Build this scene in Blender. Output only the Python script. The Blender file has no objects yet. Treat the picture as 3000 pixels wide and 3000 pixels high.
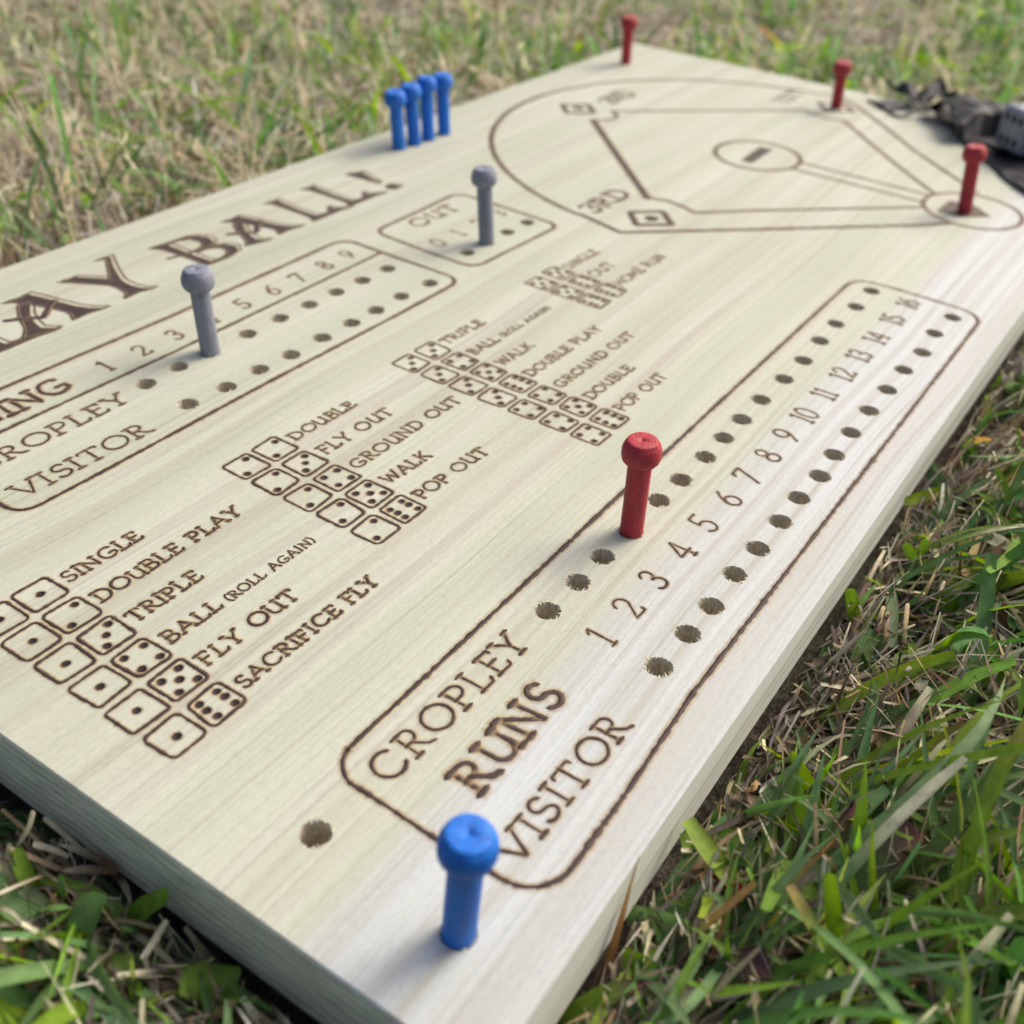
import bpy, bmesh, math, random
import numpy as np
from mathutils import Vector, Matrix, noise as mnoise
from mathutils.geometry import tessellate_polygon, delaunay_2d_cdt

rad = math.radians
SC = bpy.context.scene
COL = SC.collection
MM = 0.001
TOP = 0.030          # height of the board's top face above the soil
BW, BL, BT = 286.0, 568.0, 18.5      # board width, length, thickness in mm
random.seed(7)
rng = np.random.default_rng(11)

# ------------------------------------------------------------------ camera, sky, sun, exposure
cam_d = bpy.data.cameras.new("camera")
cam = bpy.data.objects.new("camera", cam_d)
COL.objects.link(cam)
SC.camera = cam
RT = Vector((0.556267, -0.828826, 0.060113))
DN = Vector((-0.466078, -0.371061, -0.803172))
FW = Vector((0.687996, 0.418761, -0.592706))
m = Matrix(((RT.x, -DN.x, -FW.x, 0), (RT.y, -DN.y, -FW.y, 0), (RT.z, -DN.z, -FW.z, 0), (0, 0, 0, 1)))
m.translation = Vector((-0.06879, -0.03972, 0.16217 + TOP))
cam.matrix_world = m
cam_d.sensor_width = 36.0
cam_d.lens = 36.0 * 3208.8 / 3000.0
cam_d.clip_start = 0.005
cam_d.clip_end = 200.0
cam_d.dof.use_dof = True
cam_d.dof.focus_distance = 0.25
cam_d.dof.aperture_fstop = 14.2

world = bpy.data.worlds.new("World")
SC.world = world
world.use_nodes = True
wn = world.node_tree
for n in list(wn.nodes):
    wn.nodes.remove(n)
wo = wn.nodes.new("ShaderNodeOutputWorld")
bg = wn.nodes.new("ShaderNodeBackground")
sky = wn.nodes.new("ShaderNodeTexSky")
sky.sky_type = 'NISHITA'
sky.sun_disc = False
SUN_EL, SUN_AZ = 43.0, -20.0          # azimuth measured from +X (board length) towards +Y
sky.sun_elevation = rad(SUN_EL)
sky.sun_rotation = rad(90.0 - SUN_AZ)
sky.air_density = 0.8
sky.dust_density = 8.0
sky.ozone_density = 1.0
bg.inputs[1].default_value = 0.15
wn.links.new(sky.outputs[0], bg.inputs[0])
wn.links.new(bg.outputs[0], wo.inputs[0])

sun_d = bpy.data.lights.new("sun", 'SUN')
sun = bpy.data.objects.new("sun", sun_d)
COL.objects.link(sun)
sun_d.energy = 1.4
sun_d.angle = rad(24)
sun_d.color = (1.0, 0.955, 0.87)
sd = Vector((math.cos(rad(SUN_EL)) * math.cos(rad(SUN_AZ)), math.cos(rad(SUN_EL)) * math.sin(rad(SUN_AZ)), math.sin(rad(SUN_EL))))
sun.rotation_euler = sd.to_track_quat('Z', 'Y').to_euler()
sun.location = sd * 3

SC.view_settings.view_transform = 'Standard'
SC.view_settings.look = 'None'
SC.view_settings.exposure = 0.42
SC.view_settings.gamma = 1.0
SC.view_settings.use_curve_mapping = False
SC.render.engine = 'CYCLES'
SC.cycles.transparent_max_bounces = 48

# ------------------------------------------------------------------ helpers
def tag(o, label=None, cat=None, group=None, kind=None):
    if label: o["label"] = label
    if cat: o["category"] = cat
    if group: o["group"] = group
    if kind: o["kind"] = kind
    return o

def empty(name, loc=(0, 0, 0)):
    o = bpy.data.objects.new(name, None)
    o.empty_display_size = 0.01
    o.location = loc
    COL.objects.link(o)
    return o

def mesh_obj(name, verts, faces, mat, parent=None, smooth=False, attrs=None):
    me = bpy.data.meshes.new(name)
    me.from_pydata([tuple(v) for v in verts], [], faces)
    if mat: me.materials.append(mat)
    if smooth:
        me.polygons.foreach_set("use_smooth", [True] * len(me.polygons))
    if attrs:
        for an, vals in attrs.items():
            a = me.attributes.new(an, 'FLOAT', 'POINT')
            a.data.foreach_set("value", np.asarray(vals, dtype=np.float32))
    me.update()
    o = bpy.data.objects.new(name, me)
    COL.objects.link(o)
    if parent: o.parent = parent
    return o

def np_mesh(name, V, Q, mat, col=None, parent=None, smooth=True, edge=None):
    """V (n,3) float, Q (m,4) int, col (n,3)"""
    me = bpy.data.meshes.new(name)
    me.vertices.add(len(V)); me.vertices.foreach_set("co", V.astype(np.float32).ravel())
    me.loops.add(Q.size); me.loops.foreach_set("vertex_index", Q.astype(np.int32).ravel())
    me.polygons.add(len(Q))
    me.polygons.foreach_set("loop_start", np.arange(0, Q.size, Q.shape[1], dtype=np.int32))
    me.polygons.foreach_set("loop_total", np.full(len(Q), Q.shape[1], dtype=np.int32))
    me.polygons.foreach_set("use_smooth", np.full(len(Q), smooth))
    if col is not None:
        a = me.color_attributes.new("tint", 'FLOAT_COLOR', 'POINT')
        a.data.foreach_set("color", np.c_[col, np.ones(len(col))].astype(np.float32).ravel())
    if edge is not None:
        a = me.attributes.new("across", 'FLOAT', 'POINT')
        a.data.foreach_set("value", edge.astype(np.float32))
    me.materials.append(mat)
    me.update(); me.validate()
    o = bpy.data.objects.new(name, me)
    COL.objects.link(o)
    if parent: o.parent = parent
    return o

class NT:
    """small node-graph writer"""
    def __init__(s, name):
        s.mat = bpy.data.materials.new(name); s.mat.use_nodes = True
        s.t = s.mat.node_tree
        for n in list(s.t.nodes): s.t.nodes.remove(n)
        s.out = s.t.nodes.new("ShaderNodeOutputMaterial")
    def n(s, typ, ins=None, **kw):
        nd = s.t.nodes.new(typ)
        for k, v in kw.items(): setattr(nd, k, v)
        for k, v in (ins or {}).items():
            if isinstance(v, bpy.types.NodeSocket): s.t.links.new(v, nd.inputs[k])
            else: nd.inputs[k].default_value = v
        return nd
    def math(s, op, a, b=None, c=None, clamp=False):
        nd = s.t.nodes.new("ShaderNodeMath"); nd.operation = op; nd.use_clamp = clamp
        for i, v in enumerate((a, b, c)):
            if v is None: continue
            if isinstance(v, bpy.types.NodeSocket): s.t.links.new(v, nd.inputs[i])
            else: nd.inputs[i].default_value = v
        return nd.outputs[0]
    def ramp(s, fac, stops, interp='LINEAR'):
        nd = s.t.nodes.new("ShaderNodeValToRGB"); cr = nd.color_ramp; cr.interpolation = interp
        while len(cr.elements) < len(stops): cr.elements.new(0.5)
        for e, (p, c) in zip(cr.elements, stops):
            e.position = p
            e.color = (c, c, c, 1) if not isinstance(c, (tuple, list)) else (*c, 1)
        s.t.links.new(fac, nd.inputs[0])
        return nd.outputs[0]
    def mix(s, fac, a, b, blend='MIX'):
        nd = s.t.nodes.new("ShaderNodeMix"); nd.data_type = 'RGBA'; nd.blend_type = blend
        for i, v in ((0, fac), (6, a), (7, b)):
            if isinstance(v, bpy.types.NodeSocket): s.t.links.new(v, nd.inputs[i])
            elif i == 0: nd.inputs[i].default_value = v
            else: nd.inputs[i].default_value = (*v, 1)
        return nd.outputs[2]
    def noise(s, vec, scale, detail=3, rough=0.5, dist=0.0):
        return s.n("ShaderNodeTexNoise", {"Vector": vec, "Scale": scale, "Detail": detail, "Roughness": rough, "Distortion": dist}).outputs[0]
    def mapping(s, vec, scale=(1, 1, 1), loc=(0, 0, 0), rot=(0, 0, 0)):
        return s.n("ShaderNodeMapping", {"Vector": vec, "Scale": scale, "Location": loc, "Rotation": rot}).outputs[0]
    def finish(s, shader):
        s.t.links.new(shader, s.out.inputs[0]); return s.mat

# ------------------------------------------------------------------ materials
def mat_wood():
    g = NT("poplar wood")
    co = g.n("ShaderNodeTexCoord").outputs["Object"]
    sep = g.n("ShaderNodeSeparateXYZ", {0: co})
    x, y, z = sep.outputs[0], sep.outputs[1], sep.outputs[2]
    # grain wander: lines run along X, drifting slightly in Y
    w = g.noise(g.mapping(co, (3.2, 9, 9)), 1.0, 2, 0.5)
    yy = g.math('ADD', y, g.math('MULTIPLY', g.math('SUBTRACT', w, 0.5), 0.020))
    yz = g.math('ADD', yy, g.math('MULTIPLY', z, 0.35))
    gv = g.n("ShaderNodeCombineXYZ", {0: g.math('MULTIPLY', x, 0.5), 1: yz, 2: g.math('MULTIPLY', z, 0.2)}).outputs[0]
    broad = g.noise(g.mapping(gv, (1.0, 26, 26)), 1.0, 2, 0.5)
    mid = g.noise(g.mapping(gv, (2.0, 75, 75), (5, 5, 5)), 1.0, 3, 0.55)
    band = g.noise(g.mapping(gv, (1.3, 210, 210)), 1.0, 2, 0.5)
    fine = g.noise(g.mapping(gv, (14, 1000, 1000)), 1.0, 3, 0.6)
    fib = g.noise(g.mapping(co, (240, 2600, 2600)), 1.0, 2, 0.6)
    mott = g.noise(g.mapping(co, (500, 1100, 1100)), 1.0, 3, 0.7)
    blot = g.noise(g.mapping(co, (9, 22, 22)), 1.0, 3, 0.6)
    base = g.ramp(broad, [(0.30, (0.50, 0.53, 0.41)), (0.44, (0.59, 0.605, 0.50)), (0.54, (0.615, 0.62, 0.53)), (0.66, (0.55, 0.575, 0.465)), (0.80, (0.61, 0.615, 0.52))])
    # sapwood strip along the near long edge: paler, slightly lavender
    sapf = g.ramp(yy, [(0.034, 1.0), (0.0365, 0.0)])
    sap = g.ramp(mid, [(0.35, (0.59, 0.605, 0.61)), (0.5, (0.62, 0.64, 0.655)), (0.65, (0.64, 0.665, 0.68))])
    c = g.mix(sapf, base, sap)
    c = g.mix(1.0, c, g.ramp(mid, [(0.33, (0.92, 0.91, 0.89)), (0.47, (1.0, 1.0, 1.0)), (0.60, (1.03, 1.03, 1.04)), (0.70, (0.97, 0.96, 0.94))]), 'MULTIPLY')
    c = g.mix(g.ramp(band, [(0.50, 0.0), (0.62, 0.34)]), c, (0.47, 0.42, 0.35), 'MIX')
    c = g.mix(g.ramp(band, [(0.30, 0.35), (0.42, 0.0)]), c, (0.47, 0.49, 0.36), 'MIX')
    c = g.mix(1.0, c, g.ramp(fine, [(0.30, 0.83), (0.46, 1.0), (0.62, 1.04)]), 'MULTIPLY')
    c = g.mix(1.0, c, g.ramp(mott, [(0.28, 0.89), (0.5, 1.0), (0.7, 1.05)]), 'MULTIPLY')
    c = g.mix(1.0, c, g.ramp(blot, [(0.3, (0.95, 0.95, 0.92)), (0.65, (1.03, 1.03, 1.04))]), 'MULTIPLY')
    # thin pinkish mineral streaks
    stv = g.noise(g.mapping(gv, (5, 300, 300), (3, 3, 3)), 1.0, 2, 0.5)
    c = g.mix(g.ramp(stv, [(0.61, 0.0), (0.72, 0.42)]), c, (0.44, 0.36, 0.31))
    # grey green long edge and ringed end grain, colours lightened against their shade
    ring = g.n("ShaderNodeTexWave", {"Vector": g.mapping(co, (0, 1.0, 6.0)), "Scale": 22.0, "Distortion": 5.0, "Detail": 3.0, "Detail Scale": 1.3}, wave_type='BANDS', bands_direction='Z').outputs["Fac"]
    geo = g.n("ShaderNodeNewGeometry")
    ns = g.n("ShaderNodeSeparateXYZ", {0: geo.outputs["True Normal"]})
    isend = g.math('GREATER_THAN', g.math('ABSOLUTE', ns.outputs[0]), 0.8)
    isside = g.math('GREATER_THAN', g.math('ABSOLUTE', ns.outputs[1]), 0.8)
    endc = g.mix(ring, (0.66, 0.61, 0.49), (0.86, 0.81, 0.68))  # paler and warmer than real end grain, to offset its cool shade
    endc = g.mix(1.0, endc, g.ramp(g.noise(g.mapping(co, (1, 110, 620), (0,0,0), (rad(-24),0,0)), 1.0, 4, 0.65), [(0.32, 0.66), (0.68, 1.14)]), 'MULTIPLY')
    c = g.mix(isend, c, endc)
    sidel = g.noise(g.mapping(co, (1.6, 200, 380)), 1.0, 3, 0.6)
    c = g.mix(isside, c, g.ramp(sidel, [(0.34, (0.40, 0.40, 0.32)), (0.43, (0.60, 0.60, 0.51)), (0.55, (0.69, 0.685, 0.59)), (0.7, (0.64, 0.64, 0.55))]))
    c = g.mix(1.0, c, g.mix(g.math('ADD', isend, isside, clamp=True), (0.695, 0.71, 0.675), (1.0, 1.03, 1.06)), 'MULTIPLY')  # top toned down; side and end kept lighter to make up for weak light
    h = g.math('ADD', g.math('MULTIPLY', fib, 0.5), g.math('ADD', g.math('MULTIPLY', fine, 0.7), g.math('MULTIPLY', mott, 0.6)))
    bump = g.n("ShaderNodeBump", {"Strength": 0.55, "Distance": 0.0002, "Height": h}).outputs[0]
    b = g.n("ShaderNodeBsdfPrincipled", {"Base Color": c, "Roughness": 0.62, "Normal": bump, "Specular IOR Level": 0.35})
    return g.finish(b.outputs[0])

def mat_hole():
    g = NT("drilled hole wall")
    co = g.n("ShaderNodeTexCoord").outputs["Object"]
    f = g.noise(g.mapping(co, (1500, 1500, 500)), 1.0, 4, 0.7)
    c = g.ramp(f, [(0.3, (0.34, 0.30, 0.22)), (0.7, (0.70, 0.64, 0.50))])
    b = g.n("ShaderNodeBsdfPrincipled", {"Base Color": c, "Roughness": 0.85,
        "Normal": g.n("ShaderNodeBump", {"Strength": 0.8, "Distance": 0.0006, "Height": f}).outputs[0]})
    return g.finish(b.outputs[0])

def mat_burn(name="burnt wood"):
    g = NT(name)
    co = g.n("ShaderNodeTexCoord").outputs["Object"]
    a = g.n("ShaderNodeAttribute", attribute_name="burn").outputs["Fac"]
    n1 = g.noise(g.mapping(co, (900, 1500, 1500)), 1.0, 3, 0.65)
    n2 = g.noise(g.mapping(co, (160, 300, 300)), 1.0, 2, 0.5)
    f = g.math('ADD', a, g.math('MULTIPLY', g.math('SUBTRACT', n1, 0.5), 0.42))
    alpha = g.ramp(f, [(0.02, 0.0), (0.2, 0.17), (0.42, 0.46), (0.54, 0.98), (1.0, 1.0)])
    alpha = g.math('MULTIPLY', alpha, g.ramp(a, [(0.0, 0.0), (0.12, 1.0)]))
    c = g.ramp(f, [(0.10, (0.60, 0.45, 0.20)), (0.40, (0.36, 0.235, 0.12)), (0.56, (0.080, 0.042, 0.026)), (0.95, (0.036, 0.023, 0.021))])
    c = g.mix(g.ramp(n2, [(0.48, 0.0), (0.78, 0.4)]), c, (0.11, 0.068, 0.048))
    c = g.mix(g.ramp(a, [(0.3, 0.0), (0.5, 1.0)]), g.ramp(f, [(0.1, (0.60, 0.45, 0.20)), (0.5, (0.36, 0.235, 0.12))]), c)
    c = g.mix(g.math('MULTIPLY', g.math('SUBTRACT', a, 1.10), 5.0, clamp=True), c, (0.016, 0.012, 0.011))
    bump = g.n("ShaderNodeBump", {"Strength": 0.9, "Distance": 0.0006, "Height": g.math('SUBTRACT', g.math('MULTIPLY', n1, 0.35), a)}).outputs[0]
    b = g.n("ShaderNodeBsdfPrincipled", {"Base Color": c, "Roughness": 0.6, "Normal": bump, "Specular IOR Level": 0.3})
    tr = g.n("ShaderNodeBsdfTransparent")
    mx = g.n("ShaderNodeMixShader", {0: alpha, 1: tr.outputs[0], 2: b.outputs[0]})
    return g.finish(mx.outputs[0])

def mat_paint(name, col, col2, chalk):
    g = NT(name)
    co = g.n("ShaderNodeTexCoord").outputs["Object"]
    n1 = g.noise(g.mapping(co, (800, 800, 70)), 1.0, 3, 0.6)
    n2 = g.noise(co, 240.0, 4, 0.65)
    n3 = g.noise(g.mapping(co, (500, 500, 160)), 1.0, 4, 0.7)
    c = g.ramp(g.math('ADD', g.math('MULTIPLY', n1, 0.5), g.math('MULTIPLY', n2, 0.5)), [(0.38, col2), (0.60, col)])
    c = g.mix(g.ramp(n3, [(0.56, 0.0), (0.74, 0.55)]), c, chalk)
    # turned end grain rings and scuffs on the flat top
    sp = g.n("ShaderNodeSeparateXYZ", {0: co})
    r = g.math('SQRT', g.math('ADD', g.math('POWER', sp.outputs[0], 2.0), g.math('POWER', sp.outputs[1], 2.0)))
    ring = g.math('SINE', g.math('MULTIPLY', r, 9000.0))
    h = g.math('ADD', g.math('ADD', n1, g.math('MULTIPLY', g.noise(co, 1500.0, 3, 0.7), 0.8)), g.math('MULTIPLY', ring, 0.10))
    bump = g.n("ShaderNodeBump", {"Strength": 0.7, "Distance": 0.00032, "Height": h}).outputs[0]
    rough = g.ramp(n2, [(0.3, 0.42), (0.7, 0.75)])
    b = g.n("ShaderNodeBsdfPrincipled", {"Base Color": c, "Roughness": rough, "Normal": bump, "Specular IOR Level": 0.4})
    return g.finish(b.outputs[0])

def mat_leaf(name, transl=0.35, rough=0.5, spec=0.35):
    g = NT(name)
    tint = g.n("ShaderNodeAttribute", attribute_name="tint").outputs["Color"]
    ac = g.n("ShaderNodeAttribute", attribute_name="across").outputs["Fac"]
    co = g.n("ShaderNodeTexCoord").outputs["Object"]
    vein = g.math('MULTIPLY', g.math('ADD', g.math('SINE', g.math('MULTIPLY', ac, 44.0)), 1.0), 0.5)
    n = g.noise(co, 260.0, 3, 0.65)
    c = g.mix(1.0, tint, g.ramp(n, [(0.3, 0.72), (0.7, 1.25)]), 'MULTIPLY')
    c = g.mix(g.math('MULTIPLY', vein, 0.16), c, (0.02, 0.03, 0.015))
    spots = g.noise(co, 900.0, 2, 0.5)
    c = g.mix(g.ramp(spots, [(0.70, 0.0), (0.76, 0.5)]), c, (0.22, 0.17, 0.09))
    bump = g.n("ShaderNodeBump", {"Strength": 0.35, "Distance": 0.0002, "Height": vein}).outputs[0]
    b = g.n("ShaderNodeBsdfPrincipled", {"Base Color": c, "Roughness": rough, "Normal": bump, "Specular IOR Level": spec})
    hs = g.n("ShaderNodeHueSaturation", {"Saturation": 1.15, "Value": 1.25, "Color": c}).outputs[0]
    t = g.n("ShaderNodeBsdfTranslucent", {"Color": hs})
    mx = g.n("ShaderNodeMixShader", {0: transl, 1: b.outputs[0], 2: t.outputs[0]})
    return g.finish(mx.outputs[0])

def mat_soil():
    g = NT("soil and fine thatch")
    co = g.n("ShaderNodeTexCoord").outputs["Object"]
    n1 = g.noise(co, 120.0, 5, 0.65)
    n2 = g.noise(g.mapping(co, (300, 1200, 1)), 1.0, 3, 0.6)
    n3 = g.noise(co, 9.0, 3, 0.6)
    c = g.ramp(n1, [(0.3, (0.018, 0.013, 0.009)), (0.5, (0.06, 0.046, 0.034)), (0.68, (0.15, 0.125, 0.095))])
    c = g.mix(g.ramp(n2, [(0.52, 0.0), (0.64, 0.6)]), c, (0.23, 0.195, 0.15))
    c = g.mix(g.ramp(n3, [(0.45, 0.0), (0.6, 0.5)]), c, (0.05, 0.075, 0.028))
    bump = g.n("ShaderNodeBump", {"Strength": 1.0, "Distance": 0.004, "Height": n1}).outputs[0]
    b = g.n("ShaderNodeBsdfPrincipled", {"Base Color": c, "Roughness": 0.95, "Normal": bump})
    return g.finish(b.outputs[0])

WOOD, HOLE, BURN = mat_wood(), mat_hole(), mat_burn()
BLUE = mat_paint("blue paint", (0.010, 0.165, 0.62), (0.006, 0.105, 0.46), (0.05, 0.26, 0.68))
RED = mat_paint("red paint", (0.42, 0.030, 0.042), (0.27, 0.014, 0.022), (0.50, 0.085, 0.095))
GREY = mat_paint("grey paint", (0.235, 0.25, 0.30), (0.155, 0.17, 0.21), (0.33, 0.34, 0.40))
LEAF = mat_leaf("green grass blade", 0.42, 0.5, 0.3)
STRAW = mat_leaf("dry straw", 0.42, 0.6, 0.25)
SOIL = mat_soil()

# ------------------------------------------------------------------ the board, with real drilled holes
RC = [(93.6,47.8),(106.4,47.6),(118.1,47.9),(131.1,47.2),(147.2,48.1),(159.4,47.7),(173.6,47.4),(185.9,47.6),(198.5,47.8),(212.8,47.9),(229.3,47.4),(244.9,47.2),(261.6,48.1),(277.3,48.4),(295.1,47.6),(311.9,47.8)]
RV = [(93.1,19.5),(106.2,19.2),(118.0,19.1),(131.9,19.7),(144.6,19.2),(158.6,19.2),(171.6,19.4),(185.0,18.7),(197.7,19.4),(212.3,19.7),(227.9,19.7),(244.1,19.5),(260.2,19.5),(276.3,18.4),(293.1,19.3),(309.9,17.9)]
IC = [(105.2,191.4),(117.8,191.8),(129.8,191.2),(145.4,191.4),(159.7,191.4),(172.8,190.9),(185.7,190.6),(198.5,190.0),(211.6,189.6)]
IV = [(105.1,174.1),(118.3,172.9),(131.6,172.9),(144.1,172.2),(158.3,172.4),(171.9,172.1),(184.0,172.0),(197.5,172.2),(212.1,171.2)]
OUTH = [(241.9,176.8),(254.1,176.6),(267.7,176.6),(281.1,176.2)]
PEGH = [(17.6,17.0),(314.5,266.5),(323.9,265.1),(333.6,264.7),(345.4,264.5),(520.6,265.4),(528.1,141.3),(418.5,43.4)]
HOLES = RC + RV + IC + IV + OUTH + PEGH + [(18.4,48.8),(318.7,141.4),(425.6,240.1)]

PEGGED = [(131.1,47.2),(129.8,191.2),(254.1,176.6)] + PEGH

def edge_v(u):
    return 0.35 - 1.2 * ((u - 140) / 200.0) ** 2 if u < 345 else -0.9

def build_board():
    pts, edges = [], []
    n0 = 0
    loop = []
    def seg(a, b, n, fn=None):
        for i in range(n):
            t = i / n
            u, v = a[0] + (b[0] - a[0]) * t, a[1] + (b[1] - a[1]) * t
            loop.append((u, fn(u) if fn else v))
    seg((0.5, 0), (BL - .5, 0), 60, lambda u: edge_v(u) + 0.4)
    seg((BL - .5, -0.5), (BL - .5, BW - .5), 24)
    seg((BL - .5, BW - .5), (0.5, BW - .5), 24)
    seg((0.5, BW - .5), (0.5, edge_v(0) + .4), 24)
    nl = len(loop)
    for i, (u, v) in enumerate(loop):
        j = mnoise.noise(Vector((u * .09, v * .09, 3))) * 0.12
        pts.append(Vector((u + j, v + j)))
        edges.append((i, (i + 1) % nl))
    rings = []
    for hi, (u, v) in enumerate(HOLES):
        r0 = 3.06 + random.uniform(-.06, .1)
        if hi >= len(HOLES) - 3: r0 = 3.05
        if (u, v) in PEGGED: r0 = 3.22
        NH = 28
        st = len(pts)
        ring = []
        for k in range(NH):
            a = 2 * math.pi * k / NH
            rr = r0 + mnoise.noise(Vector((u + 2 * math.cos(a), v + 2 * math.sin(a), hi))) * 0.22 + (random.random() < .2) * random.uniform(-.25, .12)
            pts.append(Vector((u + rr * math.cos(a), v + rr * math.sin(a))))
            ring.append(st + k)
            edges.append((st + k, st + (k + 1) % NH))
        rings.append((u, v, ring, r0))
    vo, eo, fo, ov, oe, of = delaunay_2d_cdt(pts, edges, [], 0, 1e-4)
    idx = {}
    for i, l in enumerate(ov):
        for o in l: idx[o] = i
    hc = [(u, v, r) for u, v, _, r in rings]
    faces = []
    hcn = np.array([(u, v) for u, v, _ in hc])
    op = [idx[i] for i in range(nl)]
    lp = [vo[i] for i in op]
    for f in fo:
        c = sum((Vector(vo[i]) for i in f), Vector((0, 0))) / len(f)
        if np.min((hcn[:, 0] - c.x) ** 2 + (hcn[:, 1] - c.y) ** 2) < 2.45 ** 2: 
            # inside a hole: all three vertices on one rim
            continue
        a, b_, c_ = [vo[i] for i in f[:3]]
        if (b_.x - a.x) * (c_.y - a.y) - (b_.y - a.y) * (c_.x - a.x) < 0: f = list(reversed(f))
        faces.append(tuple(f))
    # drop slivers lying inside the holes but near the rim
    ringset = [set(idx[i] for i in r[2]) for r in rings]
    keep = []
    for f in faces:
        s = set(f); bad = any(s <= rs for rs in ringset)
        if not bad: keep.append(f)
    faces = keep
    V = [(v.x * MM, v.y * MM, TOP) for v in vo]
    mats = [0] * len(faces)
    # chamfer, sides, underside
    prev = op
    for dz, off in ((-0.45, 0.45), (-BT + .3, 0.45), (-BT, 0.1)):
        cur = []
        for i in range(nl):
            u, v = loop[i]
            cx = -1 if u < 1 else (1 if u > BL - 1 else 0)
            cy = -1 if v < 3 and not (u < .9 and v > 3) else (1 if v > BW - 1 else 0)
            cur.append(len(V)); V.append(((vo[op[i]].x + cx * off) * MM, (vo[op[i]].y + cy * off) * MM, TOP + dz * MM))
        for i in range(nl):
            j = (i + 1) % nl
            faces.append((prev[j], prev[i], cur[i], cur[j])); mats.append(0)
        prev = cur
    faces.append(tuple(reversed(prev))); mats.append(0)
    # hole walls
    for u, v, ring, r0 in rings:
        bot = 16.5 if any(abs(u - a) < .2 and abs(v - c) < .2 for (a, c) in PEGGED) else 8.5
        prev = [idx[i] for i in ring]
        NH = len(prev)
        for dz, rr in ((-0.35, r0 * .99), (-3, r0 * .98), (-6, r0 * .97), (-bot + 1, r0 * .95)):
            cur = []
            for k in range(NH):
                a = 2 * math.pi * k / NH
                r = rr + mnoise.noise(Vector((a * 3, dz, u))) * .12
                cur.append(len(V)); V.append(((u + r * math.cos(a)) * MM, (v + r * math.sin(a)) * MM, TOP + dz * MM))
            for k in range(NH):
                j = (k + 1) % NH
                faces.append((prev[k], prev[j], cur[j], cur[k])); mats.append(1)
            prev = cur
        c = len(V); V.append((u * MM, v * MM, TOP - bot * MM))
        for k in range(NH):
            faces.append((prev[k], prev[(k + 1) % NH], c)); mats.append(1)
    o = mesh_obj("game_board", V, faces, WOOD)
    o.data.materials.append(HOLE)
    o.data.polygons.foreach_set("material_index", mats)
    o.data.update()
    return o

board = build_board()
tag(board, "pale wooden baseball game board with burned lettering, dice charts and peg holes lying on grass", "game board")

# torn wood fibres round the drilled rims (one small mesh per visible group would be countless: stuff)
def splinters():
    V, F = [], []
    for hi, (u, v) in enumerate(HOLES):
        n = 64 if hi < 8 or 15 < hi < 22 or hi >= len(HOLES) - 3 else 34
        for k in range(n):
            # fibres gather where the grain is cut, on the two sides lying along X
            a = random.choice((-math.pi/2, math.pi/2)) + random.gauss(0, .7)
            if hi == len(HOLES) - 3: a = random.gauss(-.2, .8) if k % 3 else random.gauss(3.6, .5)
            if hi == len(HOLES) - 3 and k % 2: continue
            L = random.uniform(.3, 1.15) * (1.25 if hi == len(HOLES) - 3 else 1)
            w = random.uniform(.05, .13)
            if random.random() < .22: w *= 2.2
            outw = -1 if random.random() < .2 else 1
            p0 = Vector((u + 3.05 * math.cos(a), v + 3.05 * math.sin(a), 30.0))
            d = Vector((-math.cos(a) * outw + random.gauss(0, .6), -math.sin(a) * outw + random.gauss(0, .6), random.uniform(.1 if outw < 0 else -.1, .8)))
            d.normalize(); side = d.cross(Vector((0, 0, 1))).normalized()
            up = Vector((0, 0, 1))
            last = None
            p = p0.copy()
            for s in range(4):
                ww = w * (1 - s / 3.3)
                i = len(V)
                for q in (p - side * ww, p + side * ww, p + up * ww * .7):
                    V.append(tuple(q * MM))
                if last is not None:
                    for a_, b_ in ((0, 1), (1, 2), (2, 0)):
                        F.append((last + a_, last + b_, i + b_, i + a_))
                last = i
                d = (d + Vector((random.gauss(0, .25), random.gauss(0, .25), random.gauss(-.12, .25)))).normalized()
                p = p + d * L / 3
    g = NT("pale torn wood fibre")
    b = g.n("ShaderNodeBsdfPrincipled", {"Base Color": (0.72, 0.66, 0.47, 1), "Roughness": 0.6})
    m_ = g.finish(b.outputs[0])
    o = mesh_obj("splinter", V, F, m_, board)
    tag(o, kind="stuff")
splinters()

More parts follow.
